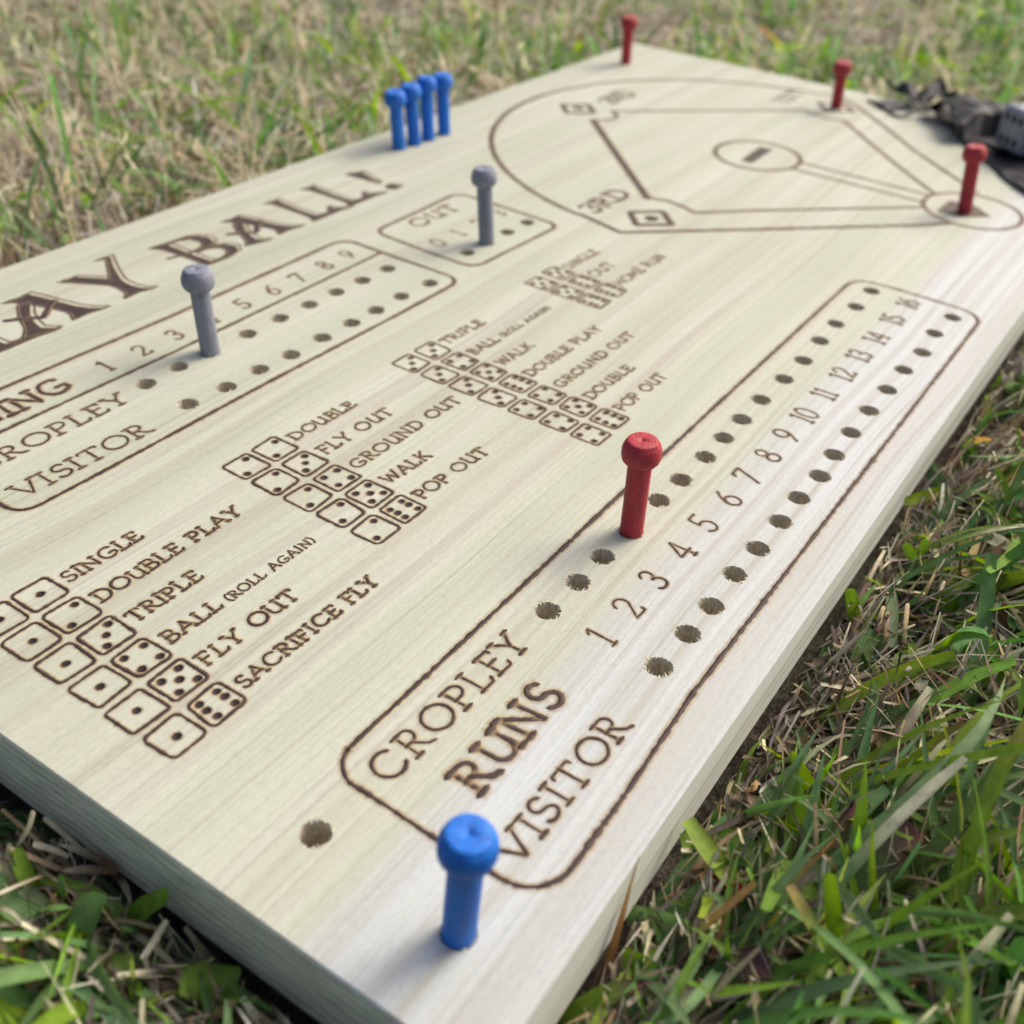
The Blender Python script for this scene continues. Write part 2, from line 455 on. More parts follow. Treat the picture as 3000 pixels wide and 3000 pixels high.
# ------------------------------------------------------------------ burned marks
class Burn:
    """collects burned strokes and fills lying on the board's top as one mesh"""
    def __init__(s):
        s.V, s.F, s.A, s.k = [], [], [], 0
    def z(s):
        s.k += 1
        return 30.0 + 0.012 + 0.0045 * (s.k % 40)
    def stroke(s, pts, w, closed=False, strength=1.0, halo=0.75, wob=0.16, taper=False):
        P = [Vector((float(a), float(b))) for a, b in pts]
        if closed: P = P + [P[0]]
        L = [0.0]
        for a, b in zip(P, P[1:]): L.append(L[-1] + (b - a).length)
        tot = L[-1]
        if tot < 1e-6: return
        step = max(0.28, min(0.5, w * .5)) if tot < 120 else 0.8
        n = max(3, int(tot / step))
        C = []
        for i in range(n + 1):
            d = tot * i / n
            j = 0
            while j < len(L) - 2 and L[j + 1] < d: j += 1
            t = (d - L[j]) / max(1e-9, L[j + 1] - L[j])
            C.append(P[j].lerp(P[j + 1], t))
        hw = w * .5
        z = s.z()
        seed = random.uniform(0, 500)
        T = []
        for i in range(n + 1):
            if closed: a, b = C[(i - 1) % n], C[(i + 1) % n]
            else: a, b = C[max(0, i - 1)], C[min(n, i + 1)]
            t = (b - a); t = t.normalized() if t.length > 1e-9 else Vector((1, 0))
            T.append(t)
        rows = []; dk = [1.0]; zr = [0.0]
        def row(c, t, h, sc=1.0):
            nn = Vector((-t.y, t.x)); i0 = len(s.V)
            hl = h + 1.25 * halo * sc * (0.55 + .45 * min(1, w))
            for off, at in ((-hl, 0), (-h * 1.08, .42), (-h * .62, .88), (0, 1), (h * .62, .88), (h * 1.08, .42), (hl, 0)):
                q = c + nn * off
                s.V.append((q.x * MM, q.y * MM, (z + .003 * zr[0]) * MM)); s.A.append(at * strength * dk[0])
            rows.append(i0)
        if not closed:
            t = T[0]; 
            i0 = len(s.V); c = C[0] - t * (hw + halo * .8)
            for _ in range(7): s.V.append((c.x * MM, c.y * MM, z * MM)); s.A.append(0)
            rows.append(i0)
            row(C[0] - t * hw * .75, t, hw * .66, .9)
        for i in range(n + 1):
            f = 1 + wob * (mnoise.noise(Vector((seed, i * step * .09, 4))) * 1.1 + mnoise.noise(Vector((seed, i * step * .9, 0))) * 1.3 + mnoise.noise(Vector((seed, i * step * 3.1, 9))) * .7)
            if not closed:
                e = min(i, n - i) * step
                if e < 1.0 and not taper: f *= 1 + .12 * (1 - e)
            if taper: f *= max(.25, 1 - i / n)
            zr[0] = i / n
            dk[0] = 1 + .30 * mnoise.noise(Vector((seed, i * step * .35, 12))) + .06 * mnoise.noise(Vector((seed, i * step * 2.1, 15)))
            c = C[i] + Vector((-T[i].y, T[i].x)) * (mnoise.noise(Vector((seed + 50, i * step * .5, 0))) * w * .13)
            row(c, T[i], hw * f)
        if not closed:
            t = T[-1]
            row(C[-1] + t * hw * .75, t, hw * .66, .9)
            i0 = len(s.V); c = C[-1] + t * (hw + halo * .8)
            for _ in range(7): s.V.append((c.x * MM, c.y * MM, z * MM)); s.A.append(0)
            rows.append(i0)
        for r0, r1 in zip(rows, rows[1:]):
            for k in range(6): s.F.append((r0 + k, r0 + k + 1, r1 + k + 1, r1 + k))
    def dot(s, u, v, r, halo=.7, sq=1.0):
        z = s.z(); N = 16; c = len(s.V)
        s.V.append((u * MM, v * MM, z * MM)); s.A.append(1.5)
        rings = []
        for f, at in ((.72, 1.35), (1.0, .6), (1.0 + halo / r, 0)):
            i0 = len(s.V)
            for k in range(N):
                a = 2 * math.pi * k / N
                rr = r * f * (1 + .09 * mnoise.noise(Vector((u * 3 + math.cos(a), v * 3 + math.sin(a), 0))))
                s.V.append(((u + rr * math.cos(a) * 1.08) * MM, (v + rr * sq * math.sin(a)) * MM, z * MM)); s.A.append(at)
            rings.append(i0)
        for k in range(N):
            j = (k + 1) % N
            s.F.append((c, rings[0] + k, rings[0] + j))
            for a, b in zip(rings, rings[1:]): s.F.append((a + k, b + k, b + j, a + j))
    def fill(s, poly, edge=.5, strength=.97):
        z = s.z(); i0 = len(s.V)
        for a, b in poly: s.V.append((a * MM, b * MM, z * MM)); s.A.append(strength)
        for t in tessellate_polygon([[Vector((a, b, 0)) for a, b in poly]]):
            A, B, C_ = [Vector(poly[i]) for i in t]
            if (B.x - A.x) * (C_.y - A.y) - (B.y - A.y) * (C_.x - A.x) < 0: t = tuple(reversed(t))
            s.F.append(tuple(i0 + i for i in t))
        if edge: s.stroke(poly, edge, closed=True, halo=.5)
    def build(s, name, label=None, parent=None):
        o = mesh_obj(name, s.V, s.F, BURN, parent or board, attrs={"burn": s.A})
        o.visible_shadow = True
        if label: o["label"] = label
        return o

def arc(cx, cy, rx, ry, a0, a1, n=14):
    return [(cx + rx * math.cos(rad(a0 + (a1 - a0) * i / n)), cy + ry * math.sin(rad(a0 + (a1 - a0) * i / n))) for i in range(n + 1)]

# single-stroke alphabet on a unit cap height: (width, strokes, serifs)   serif = (x, y, half length, kind)
def G():
    d = {}
    H, Lw = 'h', 'v'
    d['A'] = (.86, [[(.04, 0), (.42, 1.0)], [(.42, 1.0), (.80, 0)], [(.20, .36), (.64, .36)]], [(.04, 0, .1), (.80, 0, .11)])
    d['B'] = (.66, [[(.12, 0), (.12, 1)], [(.02, 1), (.34, 1)] + arc(.34, .76, .2, .24, 90, -90, 8) + [(.12, .52)], [(.12, .52), (.36, .52)] + arc(.36, .26, .25, .26, 90, -90, 9) + [(.02, 0)]], [])
    d['C'] = (.84, [arc(.46, .5, .42, .5, 48, 318, 18)], [])
    d['D'] = (.82, [[(.12, 0), (.12, 1)], [(.0, 1), (.32, 1)] + arc(.32, .5, .46, .5, 90, -90, 14) + [(.0, 0)]], [])
    d['E'] = (.62, [[(.12, 0), (.12, 1)], [(.0, 1), (.54, 1), (.54, .88)], [(.12, .53), (.44, .53)], [(.0, 0), (.56, 0), (.60, .14)]], [])
    d['F'] = (.58, [[(.12, 0), (.12, 1)], [(.0, 1), (.54, 1), (.54, .88)], [(.12, .52), (.42, .52)]], [(.12, 0, .12)])
    d['G'] = (.88, [arc(.46, .5, .42, .5, 50, 330, 18) + [(.82, .10), (.80, .42), (.52, .42)]], [])
    d['H'] = (.82, [[(.12, 0), (.12, 1)], [(.70, 0), (.70, 1)], [(.12, .5), (.70, .5)]], [(.12, 0, .1), (.12, 1, .1), (.70, 0, .1), (.70, 1, .1)])
    d['I'] = (.28, [[(.13, 0), (.13, 1)]], [(.13, 0, .13), (.13, 1, .13)])
    d['K'] = (.74, [[(.12, 0), (.12, 1)], [(.62, 1), (.14, .46)], [(.28, .58), (.70, 0)]], [(.12, 0, .1), (.12, 1, .1)])
    d['L'] = (.62, [[(.12, 1), (.12, 0)], [(.0, 0), (.54, 0), (.60, .16)]], [(.12, 1, .12)])
    d['M'] = (.96, [[(.08, 0), (.14, 1), (.46, .18), (.78, 1), (.86, 0)]], [(.08, 0, .08), (.86, 0, .08)])
    d['N'] = (.86, [[(.12, 0), (.12, 1), (.72, 0), (.72, 1)]], [(.12, 0, .1), (.04, 1, .08), (.72, 1, .11)])
    d['O'] = (.92, [arc(.46, .5, .44, .5, 80, 440, 24)], [])
    d['P'] = (.62, [[(.12, 0), (.12, 1)], [(.0, 1), (.32, 1)] + arc(.32, .73, .25, .27, 90, -90, 9) + [(.12, .46)]], [(.12, 0, .13)])
    d['R'] = (.74, [[(.12, 0), (.12, 1)], [(.0, 1), (.32, 1)] + arc(.32, .75, .24, .25, 90, -90, 9) + [(.12, .50)], [(.30, .50), (.56, .08), (.74, 0)]], [(.12, 0, .12)])
    d['S'] = (.56, [arc(.28, .745, .22, .255, 35, 265, 10) + arc(.28, .25, .25, .25, 85, -150, 11)], [])
    d['T'] = (.72, [[(.0, .88), (.02, 1), (.70, 1), (.70, .88)], [(.36, 1), (.36, 0)]], [(.36, 0, .13)])
    d['U'] = (.80, [[(.12, 1), (.12, .34)] + arc(.38, .32, .26, .32, 180, 345, 9) + [(.68, .3)], [(.68, 1), (.68, .0)]], [(.12, 1, .11), (.68, 1, .1), (.74, 0, .08)])
    d['V'] = (.80, [[(.02, 1), (.40, 0), (.76, 1)]], [(.04, 1, .11), (.76, 1, .11)])
    d['W'] = (1.05, [[(.02, 1), (.27, .0), (.52, .92), (.77, .0), (1.02, 1)]], [(.03, 1, .08), (1.0, 1, .08)])
    d['Y'] = (.74, [[(.02, 1), (.36, .48), (.36, 0)], [(.70, 1), (.36, .48)]], [(.03, 1, .1), (.69, 1, .1), (.36, 0, .13)])
    d['('] = (.34, [arc(.46, .5, .38, .62, 115, 245, 10)], [])
    d[')'] = (.34, [arc(-.14, .5, .38, .62, 65, -65, 10)], [])
    d[' '] = (.42, [], [])
    d['0'] = (.66, [arc(.32, .5, .29, .5, 90, 450, 22)], [])
    d['1'] = (.34, [[(.0, .86), (.16, 1), (.16, 0)]], [(.16, 0, .13)])
    d['2'] = (.58, [arc(.27, .72, .25, .28, 165, -25, 10) + [(.04, .02), (.56, .02), (.57, .14)]], [])
    d['3'] = (.56, [arc(.24, .76, .22, .24, 150, -80, 9), arc(.24, .27, .26, .27, 88, -150, 10)], [])
    d['4'] = (.62, [[(.46, 0), (.46, 1), (.0, .30), (.62, .30)]], [(.46, 0, .11)])
    d['5'] = (.56, [[(.52, 1), (.12, 1), (.08, .56)] + arc(.24, .30, .27, .30, 120, -150, 12)], [])
    d['6'] = (.58, [[(.46, 1.0), (.20, .74)] + arc(.28, .30, .26, .30, 165, 525, 18)], [])
    d['7'] = (.56, [[(.0, .86), (.02, 1), (.54, 1), (.16, 0)]], [])
    d['8'] = (.56, [arc(.28, .76, .20, .24, -80, 280, 14), arc(.28, .26, .26, .26, 95, 455, 16)], [])
    d['9'] = (.58, [arc(.28, .70, .25, .30, -20, 340, 16) + [(.50, .45), (.14, 0)]], [])
    return d
GL = G()

def text(b, s, u0, v0, u1, v1, cap, w, serif=1.0, jit=.02, gap=.16, halo=.75, cw=None):
    """lay the string from (u0,v0) to (u1,v1) on the baseline; per-letter starts may be given in cw"""
    tot = sum(GL[c][0] + gap for c in s) - gap
    k = (math.hypot(u1 - u0, v1 - v0) - w) / tot
    dx, dy = (u1 - u0), (v1 - v0)
    ln = math.hypot(dx, dy); dx /= ln; dy /= ln
    x = w * .5
    for c in s:
        gw, strokes, serifs = GL[c]
        kx = k
        oy = random.gauss(0, jit * .5) * cap
        kh = 1 + random.gauss(0, jit)
        sl = random.gauss(0, jit * 1.2)
        def tr(p):
            a = x + p[0] * kx + p[1] * cap * sl; q = p[1] * cap * kh * (1 - w / cap) + w * .5 + oy
            return (u0 + dx * a - dy * q, v0 + dy * a + dx * q)
        for st in strokes:
            ww = w * random.uniform(.86, 1.14)
            b.stroke([tr(p) for p in st], ww, halo=halo)
        if serif > 0:
            for sx, sy, sh in serifs:
                sh *= serif
                b.stroke([tr((sx - sh, sy)), tr((sx + sh, sy))], w * random.uniform(.8, 1.15), halo=halo)
        x += (gw + gap) * k

def digit(b, s, uc, vc, cap, w, kx, jit=.02):
    gap = .12
    tot = sum(GL[c][0] for c in s) + gap * (len(s) - 1)
    L = tot * kx
    text(b, s, uc - L / 2 - w / 2, vc - cap / 2, uc + L / 2 + w / 2, vc - cap / 2, cap, w, .9, jit, gap)

def rrect(u0, v0, u1, v1, r, n=7):
    return arc(u1 - r, v1 - r, r, r, 0, 90, n) + arc(u0 + r, v1 - r, r, r, 90, 180, n) + arc(u0 + r, v0 + r, r, r, 180, 270, n) + arc(u1 - r, v0 + r, r, r, 270, 360, n)

# runs panel
b = Burn(); b.stroke([(35.5,57.0),(120,57.1),(220,57.0),(311,56.6)] + arc(311,49.2,8.3,7.4,90,5,6) + [(320.0,40),(319.2,17)] + arc(310.5,17.5,8.6,8.1,0,-92,6)[1:] + [(276,9.5),(165,9.9),(90,10.2),(60,8.8),(43,8.5)] + arc(39.5,17,9.2,8.6,-85,-178,7)[1:] + [(30.2,31.5),(30.6,46)] + arc(37.6,49.6,7.2,7.4,182,92,6)[1:], 1.0, closed=True, wob=.4, halo=.8)
b.build("panel_outline", "burned round cornered outline of the runs scoring panel")
b = Burn(); text(b, "CROPLEY", 34.6, 44.9, 82.6, 44.7, 7.2, .68); b.build("burned_lettering", "burned word CROPLEY in the runs panel")
b = Burn(); text(b, "RUNS", 42.0, 29.9, 74.4, 30.1, 8.7, 1.2, 1.0, .03, .12, 1.0); b.build("burned_lettering", "bold burned word RUNS")
b = Burn(); text(b, "VISITOR", 33.6, 15.9, 75.2, 15.5, 6.7, .66); b.build("burned_lettering", "burned word VISITOR in the runs panel")
NU = [93.7,105.7,118.1,132.0,145.6,159.5,172.1,185.5,198.8,212.9,228.8,244.4,260.3,276.4,294.2,310.6]
b = Burn()
for i, u in enumerate(NU): digit(b, str(i + 1), u, 34.1, 7.7 if i < 9 else 7.9, .60, 7.2 if i < 9 else 6.4)
b.build("burned_lettering", "burned numbers 1 to 16 between the two rows of run holes")

# innings panel
b = Burn()
b.stroke([(52,219.6),(78,219.3),(138,217.9),(190,218.0)] + [(214,218.3)] + arc(215.2,212.2,6.4,6.0,90,4,6) + [(221.3,200),(221.4,176)] + arc(215,170.6,6.5,6.2,0,-88,6)[1:] + [(184,164.5),(128,165.7),(68,165.8),(51,166.1)] + arc(50.8,171.6,5.8,5.6,-95,-178,6)[1:] + [(45.0,190),(45.0,210)] + arc(51,213.6,6,6,180,95,6)[1:], 1.15, closed=True, wob=.3, halo=.9)
b.stroke([(45,200.9),(64,200.6),(121,199.6),(180,199.8),(221.2,200.1)], 1.05, wob=.25)
b.build("panel_outline", "burned round cornered outline of the inning scoring panel")
b = Burn(); text(b, "INNING", 48.6, 204.9, 92.2, 204.3, 9.5, 1.25, 1, .02, .12, .9); b.build("burned_lettering", "bold burned word INNING")
b = Burn(); text(b, "CROPLEY", 49.6, 187.5, 97.0, 187.2, 6.6, .66); b.build("burned_lettering", "burned word CROPLEY in the inning panel")
b = Burn(); text(b, "VISITOR", 49.6, 171.0, 90.4, 170.4, 6.7, .66); b.build("burned_lettering", "burned word VISITOR in the inning panel")
b = Burn()
for i, (u, v) in enumerate([(104.9,208.0),(117.6,207.7),(130.7,207.7),(144.4,207.3),(159.0,207.4),(172.6,207.5),(185.9,207.8),(199.5,207.9),(211.7,208.0)]): digit(b, str(i + 1), u, v, 7.3, .62, 6.6)
b.build("burned_lettering", "burned numbers 1 to 9 in the inning panel")

# out panel
b = Burn()
b.stroke([(240,214.4),(263,214.4),(282,215.0)] + arc(282.4,209,6,6,88,6,6) + [(288.3,195),(287.5,173)] + arc(282,170.6,5.4,5.4,0,-88,6)[1:] + [(262,165.9),(243,166.7)] + arc(238.8,172.6,6.2,6,-80,-176,6)[1:] + [(232.9,190),(233.7,205)] + arc(240,208.2,6.2,6.2,178,92,6)[1:], 1.15, closed=True, wob=.25, halo=.9)
b.build("panel_outline", "burned round cornered outline of the out counter")
b = Burn(); text(b, "OUT", 248.6, 204.0, 275.4, 203.6, 7.2, .82, .7, .01, .22); b.build("burned_lettering", "burned word OUT above the out counter")
b = Burn()
for s_, u in zip("0123", (241.9, 254.8, 268.2, 281.6)): digit(b, s_, u, 190.2, 7.3, .62, 6.6)
b.build("burned_lettering", "burned digits 0 to 3 in the out counter")

# dice charts
PIPS = {1: [(0, 0)], 2: [(1, 1), (-1, -1)], 3: [(1, 1), (0, 0), (-1, -1)], 4: [(1, 1), (-1, -1), (1, -1), (-1, 1)], 5: [(1, 1), (-1, -1), (1, -1), (-1, 1), (0, 0)], 6: [(1, 1), (1, 0), (1, -1), (-1, 1), (-1, 0), (-1, -1)]}
def die_face(uc, vc, n, wd=8.9, ht=8.6, pw=.85):
    b = Burn()
    j = lambda: random.gauss(0, .14)
    r = 1.15 + random.uniform(-.3, .3)
    P = rrect(uc - wd / 2, vc - ht / 2, uc + wd / 2, vc + ht / 2, r, 5)
    js = [(j(), j()) for _ in range(4)]
    Q = [(p[0] + js[int(i / 6) % 4][0], p[1] + js[int(i / 6) % 4][1]) for i, p in enumerate(P)]
    b.stroke(Q, pw, closed=True, wob=.3, halo=.6)
    for a, c in PIPS[n]:
        b.dot(uc + a * 2.35 + random.gauss(0, .12), vc + c * 2.5 + random.gauss(0, .12), .80 + random.uniform(-.05, .08))
    b.build("die_outline")
ROWS = [
 (19.5, 30.0, 138.8, 10.72, 36.0, .64, [(1,1,"SINGLE",57.6,4.6),(1,2,"DOUBLE PLAY",78.6,4.5),(1,3,"TRIPLE",55.9,4.5),(1,4,"BALL",51.6,4.3),(1,5,"FLY OUT",64.2,4.6),(1,6,"SACRIFICE FLY",78.7,4.3)]),
 (92.9, 103.6, 139.8, 10.75, 109.8, .58, [(2,2,"DOUBLE",134.8,4.1),(2,3,"FLY OUT",138.2,4.5),(2,4,"GROUND OUT",155.6,4.4),(2,5,"WALK",127.3,4.3),(2,6,"POP OUT",138.6,4.3)]),
 (163.4, 174.0, 140.9, 10.5, 180.0, .52, [(3,3,"TRIPLE",200.2,4.2),(3,4,"BALL",193.8,4.1),(3,5,"WALK",197.4,4.2),(3,6,"DOUBLE PLAY",221.8,4.0),(4,4,"GROUND OUT",225.0,4.0),(4,5,"DOUBLE",205.5,4.0),(4,6,"POP OUT",207.3,4.2)]),
 (237.8, 249.2, 141.7, 10.6, 254.8, .52, [(5,5,"SINGLE",275.6,4.6),(5,6,"OUT",269.4,5.0),(6,6,"HOME RUN",288.6,4.6)]),
]
for gi, (ua, ub, v0, dv, ut, w, rows) in enumerate(ROWS):
    for ri, (d1, d2, s_, ue, cap) in enumerate(rows):
        vc = v0 - dv * ri
        ht = (8.6, 8.9, 8.7, 8.9)[gi]
        die_face(ua, vc, d1, (8.9, 8.7, 8.0, 8.1)[gi], ht, .74 if gi < 2 else .68)
        die_face(ub, vc, d2, (8.9, 8.7, 8.0, 8.1)[gi], ht, .74 if gi < 2 else .68)
        b = Burn()
        vb = vc - (1.9, 1.6, 1.3, 1.5)[gi]
        text(b, s_, ut, vb, ue, vb - (0.15 if gi == 0 else .7), cap, w, .6 if gi == 0 else (.3 if gi == 1 else 0), .03, .14)
        if s_ == "BALL":
            if gi == 0: text(b, "(ROLL AGAIN)", 53.0, vb - .1, 81.2, vb - .1, 2.9, .36, .2, .02, .16, .5)
            else: text(b, "(ROLL AGAIN)", 195.4, vb - .4, 223.8, vb - .6, 2.6, .34, .2, .02, .16, .5)
        b.build("burned_lettering", "burned words " + s_ + (" (ROLL AGAIN)" if s_ == "BALL" else "") + " beside a pair of burned dice")

# baseball diamond
b = Burn()
FW_ = 2.0
b.stroke([(401.2,44.5),(389,54.2),(335.5,106),(297.4,143.6)] + [(303,165)] + arc(423.8,141,124.3,124.2,168,90,22) + arc(423.8,141,124.3,124.2,90,5,24)[1:] + [(550,146.5),(540,134),(513.4,109.4),(487,86.4),(447.5,45.5)], FW_, wob=.15, halo=1.0)
b.stroke(arc(422.8,41.0,21.2,20.4,0,360,40)[:-1], 1.6, closed=True, wob=.2, halo=1.0)
b.stroke([(410.4,60.0),(355,114.3),(336.6,130.8)] + [(339.7,137.7),(341,145.6),(338.1,153.4)], 1.7, wob=.15, halo=1.0)
b.stroke([(338.1,153.4),(376,189),(414.1,224.4)], 3.0, wob=.12, halo=1.2)
b.stroke([(414.1,224.4),(419.3,219.5),(424.6,218.0),(430,219.8),(433.6,224.8)], 1.8, wob=.15, halo=1.0)
b.stroke([(433.6,224.8),(460,200.4),(510.6,152.4),(507.2,145.2),(505.5,136.8),(508.7,130.0)], 1.7, wob=.12, halo=1.0)
b.stroke([(508.7,130.0),(474.3,99.9),(451.3,78.8),(431.5,59.5)], 1.9, wob=.12, halo=1.0)
b.stroke([(428.5,121.4),(428.5,61.0)], 1.5, wob=.15, halo=1.0)
b.stroke([(417.7,121.2),(417.5,61.2)], 1.5, wob=.15, halo=1.0)
b.build("field_outline", "burned outline of the baseball diamond with foul lines and outfield arc")
b = Burn(); b.stroke(arc(423.6,140.8,21,19.6,0,360,40)[:-1], 1.8, closed=True, wob=.2, halo=1.0)
b.fill([(411.6,138.7),(436.8,139.2),(435.8,144.9),(411.6,143.4)], .7)
b.build("pitcher_mound", "burned circle with a dark bar, the pitcher's mound")
for nm, q in (("third", [(318.8,153.4),(331.2,141.2),(318.7,129.4),(306.2,142.6)]), ("second", [(424.9,251.4),(437.2,239.4),(425.0,227.8),(412.4,240.2)]), ("first", [(530.2,154.2),(541.3,141.0),(528.0,128.6),(515.6,142.4)])):
    b = Burn()
    c = Vector((sum(p[0] for p in q) / 4, sum(p[1] for p in q) / 4))
    qi = [tuple(c + (Vector(p) - c) * .80) for p in q]
    b.stroke(qi, 2.5, closed=True, wob=.05, halo=.7)
    b.build("base", "burned square diamond marking %s base" % nm)
b = Burn(); b.fill([(410.7,52.5),(428,51.9),(429.3,41.9),(421.0,33.2),(411.2,43.0)], .7, .72); b.build("home_plate", "dark burned home plate")
b = Burn(); text(b, "3RD", 307.2, 160.3, 338.2, 159.4, 10.4, 1.5, .5, .02, .14); b.build("burned_lettering", "burned text 3RD")
b = Burn(); text(b, "2ND", 444.2, 230.4, 471.6, 229.6, 11.2, 1.4, .5, .02, .12); b.build("burned_lettering", "burned text 2ND")
b = Burn(); text(b, "1ST", 514.6, 163.4, 542.4, 162.8, 10.0, 1.4, .5, .02, .12); b.build("burned_lettering", "burned text 1ST")

# title: PLAY BALL!
Y_ = [[(.2,26.4),(3,25.4),(6.3,26.0),(8.6,22.5),(12.9,15.9),(17.6,22.4),(22.6,29.4),(18.9,31.2),(21.8,30.6),(24.9,31.0),(19,21),(15.3,13.6),(14.5,11.4),(14.2,7),(15,3),(17.9,-.4),(12,1.4),(6.2,.7),(9.3,4),(10.2,8),(10,11.8),(7,17),(3,23)]]
A_ = [[(9.7,26.4),(15.5,25.6),(18.6,26.7),(20,21),(21.3,15),(23,8),(25,3.5),(28.3,0),(22,1.2),(16.3,.8),(18.3,4.5),(18.6,7),(16.8,13.5),(14.6,20),(12,24.5)],
      [(13.6,22.4),(15.2,20.4),(10.4,14),(8,9),(6.7,4),(9.9,-.1),(4,1.2),(-.4,2.6),(3,6),(5,10),(7,14.5),(11.2,21)]]
B_ = [[(0,25.5),(6.5,24.4),(6.3,18),(6.5,8),(7,.5),(2.5,.6),(3.6,5),(3.2,15),(2.6,21.5)],
      [(5.6,24.6),(15,24.2),(19,21.6),(20.6,18),(19.3,13.7),(15,11.5),(9,11.4),(9,12.6),(14,13.6),(16.2,17),(15.4,21.4),(11,23.2),(6.2,23.4)],
      [(9,11.6),(16,11.5),(20.5,8.8),(21.6,5),(18.8,1.3),(13,-.2),(5,0),(6.8,1.4),(13,1.6),(16.8,4),(17.3,7.5),(14,10.2),(9,10.6)]]
P_ = [B_[0], B_[1]]
L_ = [[(0,26),(3.2,25.2),(6.8,25.8),(5.4,20),(4.6,10),(5,3.2),(8.5,2.0),(12,3.2),(14.4,6.4),(15.6,3),(20.3,-1),(14,0),(0,0),(2,4),(2.2,12),(2.4,20),(2,24)]]
X_ = [[(.6,24.5),(4.5,23),(8.4,21.8),(6.6,18.5),(3.6,9.5),(2.4,7),(2,13),(1.6,20)], arc(3.4, 1.4, 2.7, 2.9, 0, 340, 14)]
for nm, polys, u, bars in (("P", P_, 67, []), ("L", L_, 89.5, []), ("A", A_, 101, 1), ("Y", Y_, 131, []), ("B", B_, 169, 2), ("A", A_, 193.5, 1), ("L", L_, 226.4, []), ("L", L_, 247.3, []), ("!", X_, 272, [])):
    b = Burn()
    sc = .93 if (nm == "A" and u > 190) else 1.0
    f = lambda q, o=(0, 0): [(u + x * sc + o[0], 237.3 + y * sc + o[1]) for x, y in q]
    for q in polys: b.stroke(f(q, (2.1, .15)), .6, closed=True, strength=.85, halo=.5)
    if bars == 1: b.stroke(f([(5.2,15.4),(8.5,13.2),(13.8,9.0),(18.8,13.4),(23,16.2)]), .45, strength=.7, halo=.4)
    for q in polys: b.fill(f(q), .6)
    if bars == 1: b.stroke(f([(3.2,15.6),(6.5,13.4),(11.9,9.0),(17,13.4),(21.2,16.2)]), 1.9, halo=.4)
    if bars == 2: b.stroke(f([(-1.2,14.2),(1,13.6),(9,12.2)]), 1.2, halo=.4)
    b.build("title_letter", "large burned letter %s of the title with a thin offset shadow outline" % nm)

# ------------------------------------------------------------------ pegs
def lathe(name, prof, mat, parent, n=40, jit=.0):
    V, F = [], []
    for i, (r, z) in enumerate(prof):
        for k in range(n):
            a = 2 * math.pi * k / n
            rr = r + jit * mnoise.noise(Vector((math.cos(a) * 2, math.sin(a) * 2, z * .5 + 7)))
            V.append((rr * math.cos(a) * MM, rr * math.sin(a) * MM, z * MM))
    for i in range(len(prof) - 1):
        for k in range(n):
            j = (k + 1) % n
            F.append((i * n + k, i * n + j, (i + 1) * n + j, (i + 1) * n + k))
    F.append(tuple(reversed(range(n)))); F.append(tuple((len(prof) - 1) * n + k for k in range(n)))
    return mesh_obj(name, V, F, mat, parent, smooth=True)

SHAFT = [(2.3, -1.0), (2.75, -.2), (2.82, .5), (2.85, 6), (2.9, 14), (2.88, 20), (2.9, 30.5), (2.7, 32.6), (2.5, 32.8)]
HEAD = [(2.4, 32.4), (2.75, 32.2), (3.2, 32.22), (4.05, 32.7), (4.55, 33.4), (4.76, 34.3), (4.80, 35.4), (4.68, 36.4), (4.3, 37.4), (3.85, 38.15), (3.65, 38.42), (3.5, 38.55), (3.3, 38.6), (2.0, 38.6), (.5, 38.55), (.35, 38.35), (.12, 38.2)]
PEGS = [
 ((17.6,17.0), (-.3,-1.0), 24.3, BLUE, "blue wooden peg at the front corner of the board, nearest and largest"),
 ((131.1,47.2), (-.5,.3), 24, RED, "red peg in the fourth hole of the upper row of run holes"),
 ((129.8,191.2), (-.8,.9), 24, GREY, "grey peg in the third hole of the upper row of the inning panel"),
 ((254.1,176.6), (-.8,2.0), 25, GREY, "grey peg in the out counter box"),
 ((314.5,266.5), (-2.6,.1), 22.5, BLUE, "leftmost of four blue pegs lined up near the far long edge"),
 ((323.9,265.1), (-1.6,1.3), 23.2, BLUE, "second from left of four blue pegs near the far long edge"),
 ((333.6,264.7), (.3,2.0), 24.2, BLUE, "third from left of four blue pegs near the far long edge"),
 ((345.4,264.5), (-.7,1.3), 23.6, BLUE, "rightmost of four blue pegs near the far long edge"),
 ((520.6,265.4), (-1.6,-.1), 22.5, RED, "farthest red peg, standing at the far corner of the board"),
 ((528.1,141.3), (-2.9,.5), 21, RED, "red peg standing in first base of the burned diamond"),
 ((418.5,43.4), (-1.6,2.8), 25, RED, "red peg standing in home plate of the burned diamond"),
]
peg_meshes = None
for (u, v), (tx, ty), hz, mt, lab in PEGS:
    p = empty("peg", (u * MM, v * MM, TOP))
    ax = Vector((tx, ty, hz)).normalized()
    grp = {id(BLUE): "blue pegs", id(RED): "red pegs", id(GREY): "grey pegs"}[id(mt)]
    tag(p, lab, "peg", grp)
    # peg's own origin sits 12 mm down the hole
    q = ax.to_track_quat('Z', 'Y')
    p.rotation_euler = q.to_euler()
    p.location = Vector((u * MM, v * MM, TOP)) - ax * (35.6 - hz) * MM
    if peg_meshes is None:
        a = lathe("shaft", SHAFT, mt, p, jit=.06); h = lathe("head", HEAD, mt, p, jit=.10)
        peg_meshes = (a.data, h.data)
    for nm, me in zip(("shaft", "head"), peg_meshes):
        if hz == 24.3: break
        me2 = me.copy(); me2.materials.clear(); me2.materials.append(mt)
        o = bpy.data.objects.new(nm, me2); COL.objects.link(o); o.parent = p
    for c_ in p.children: c_.rotation_euler.z = random.uniform(0, 6.28)

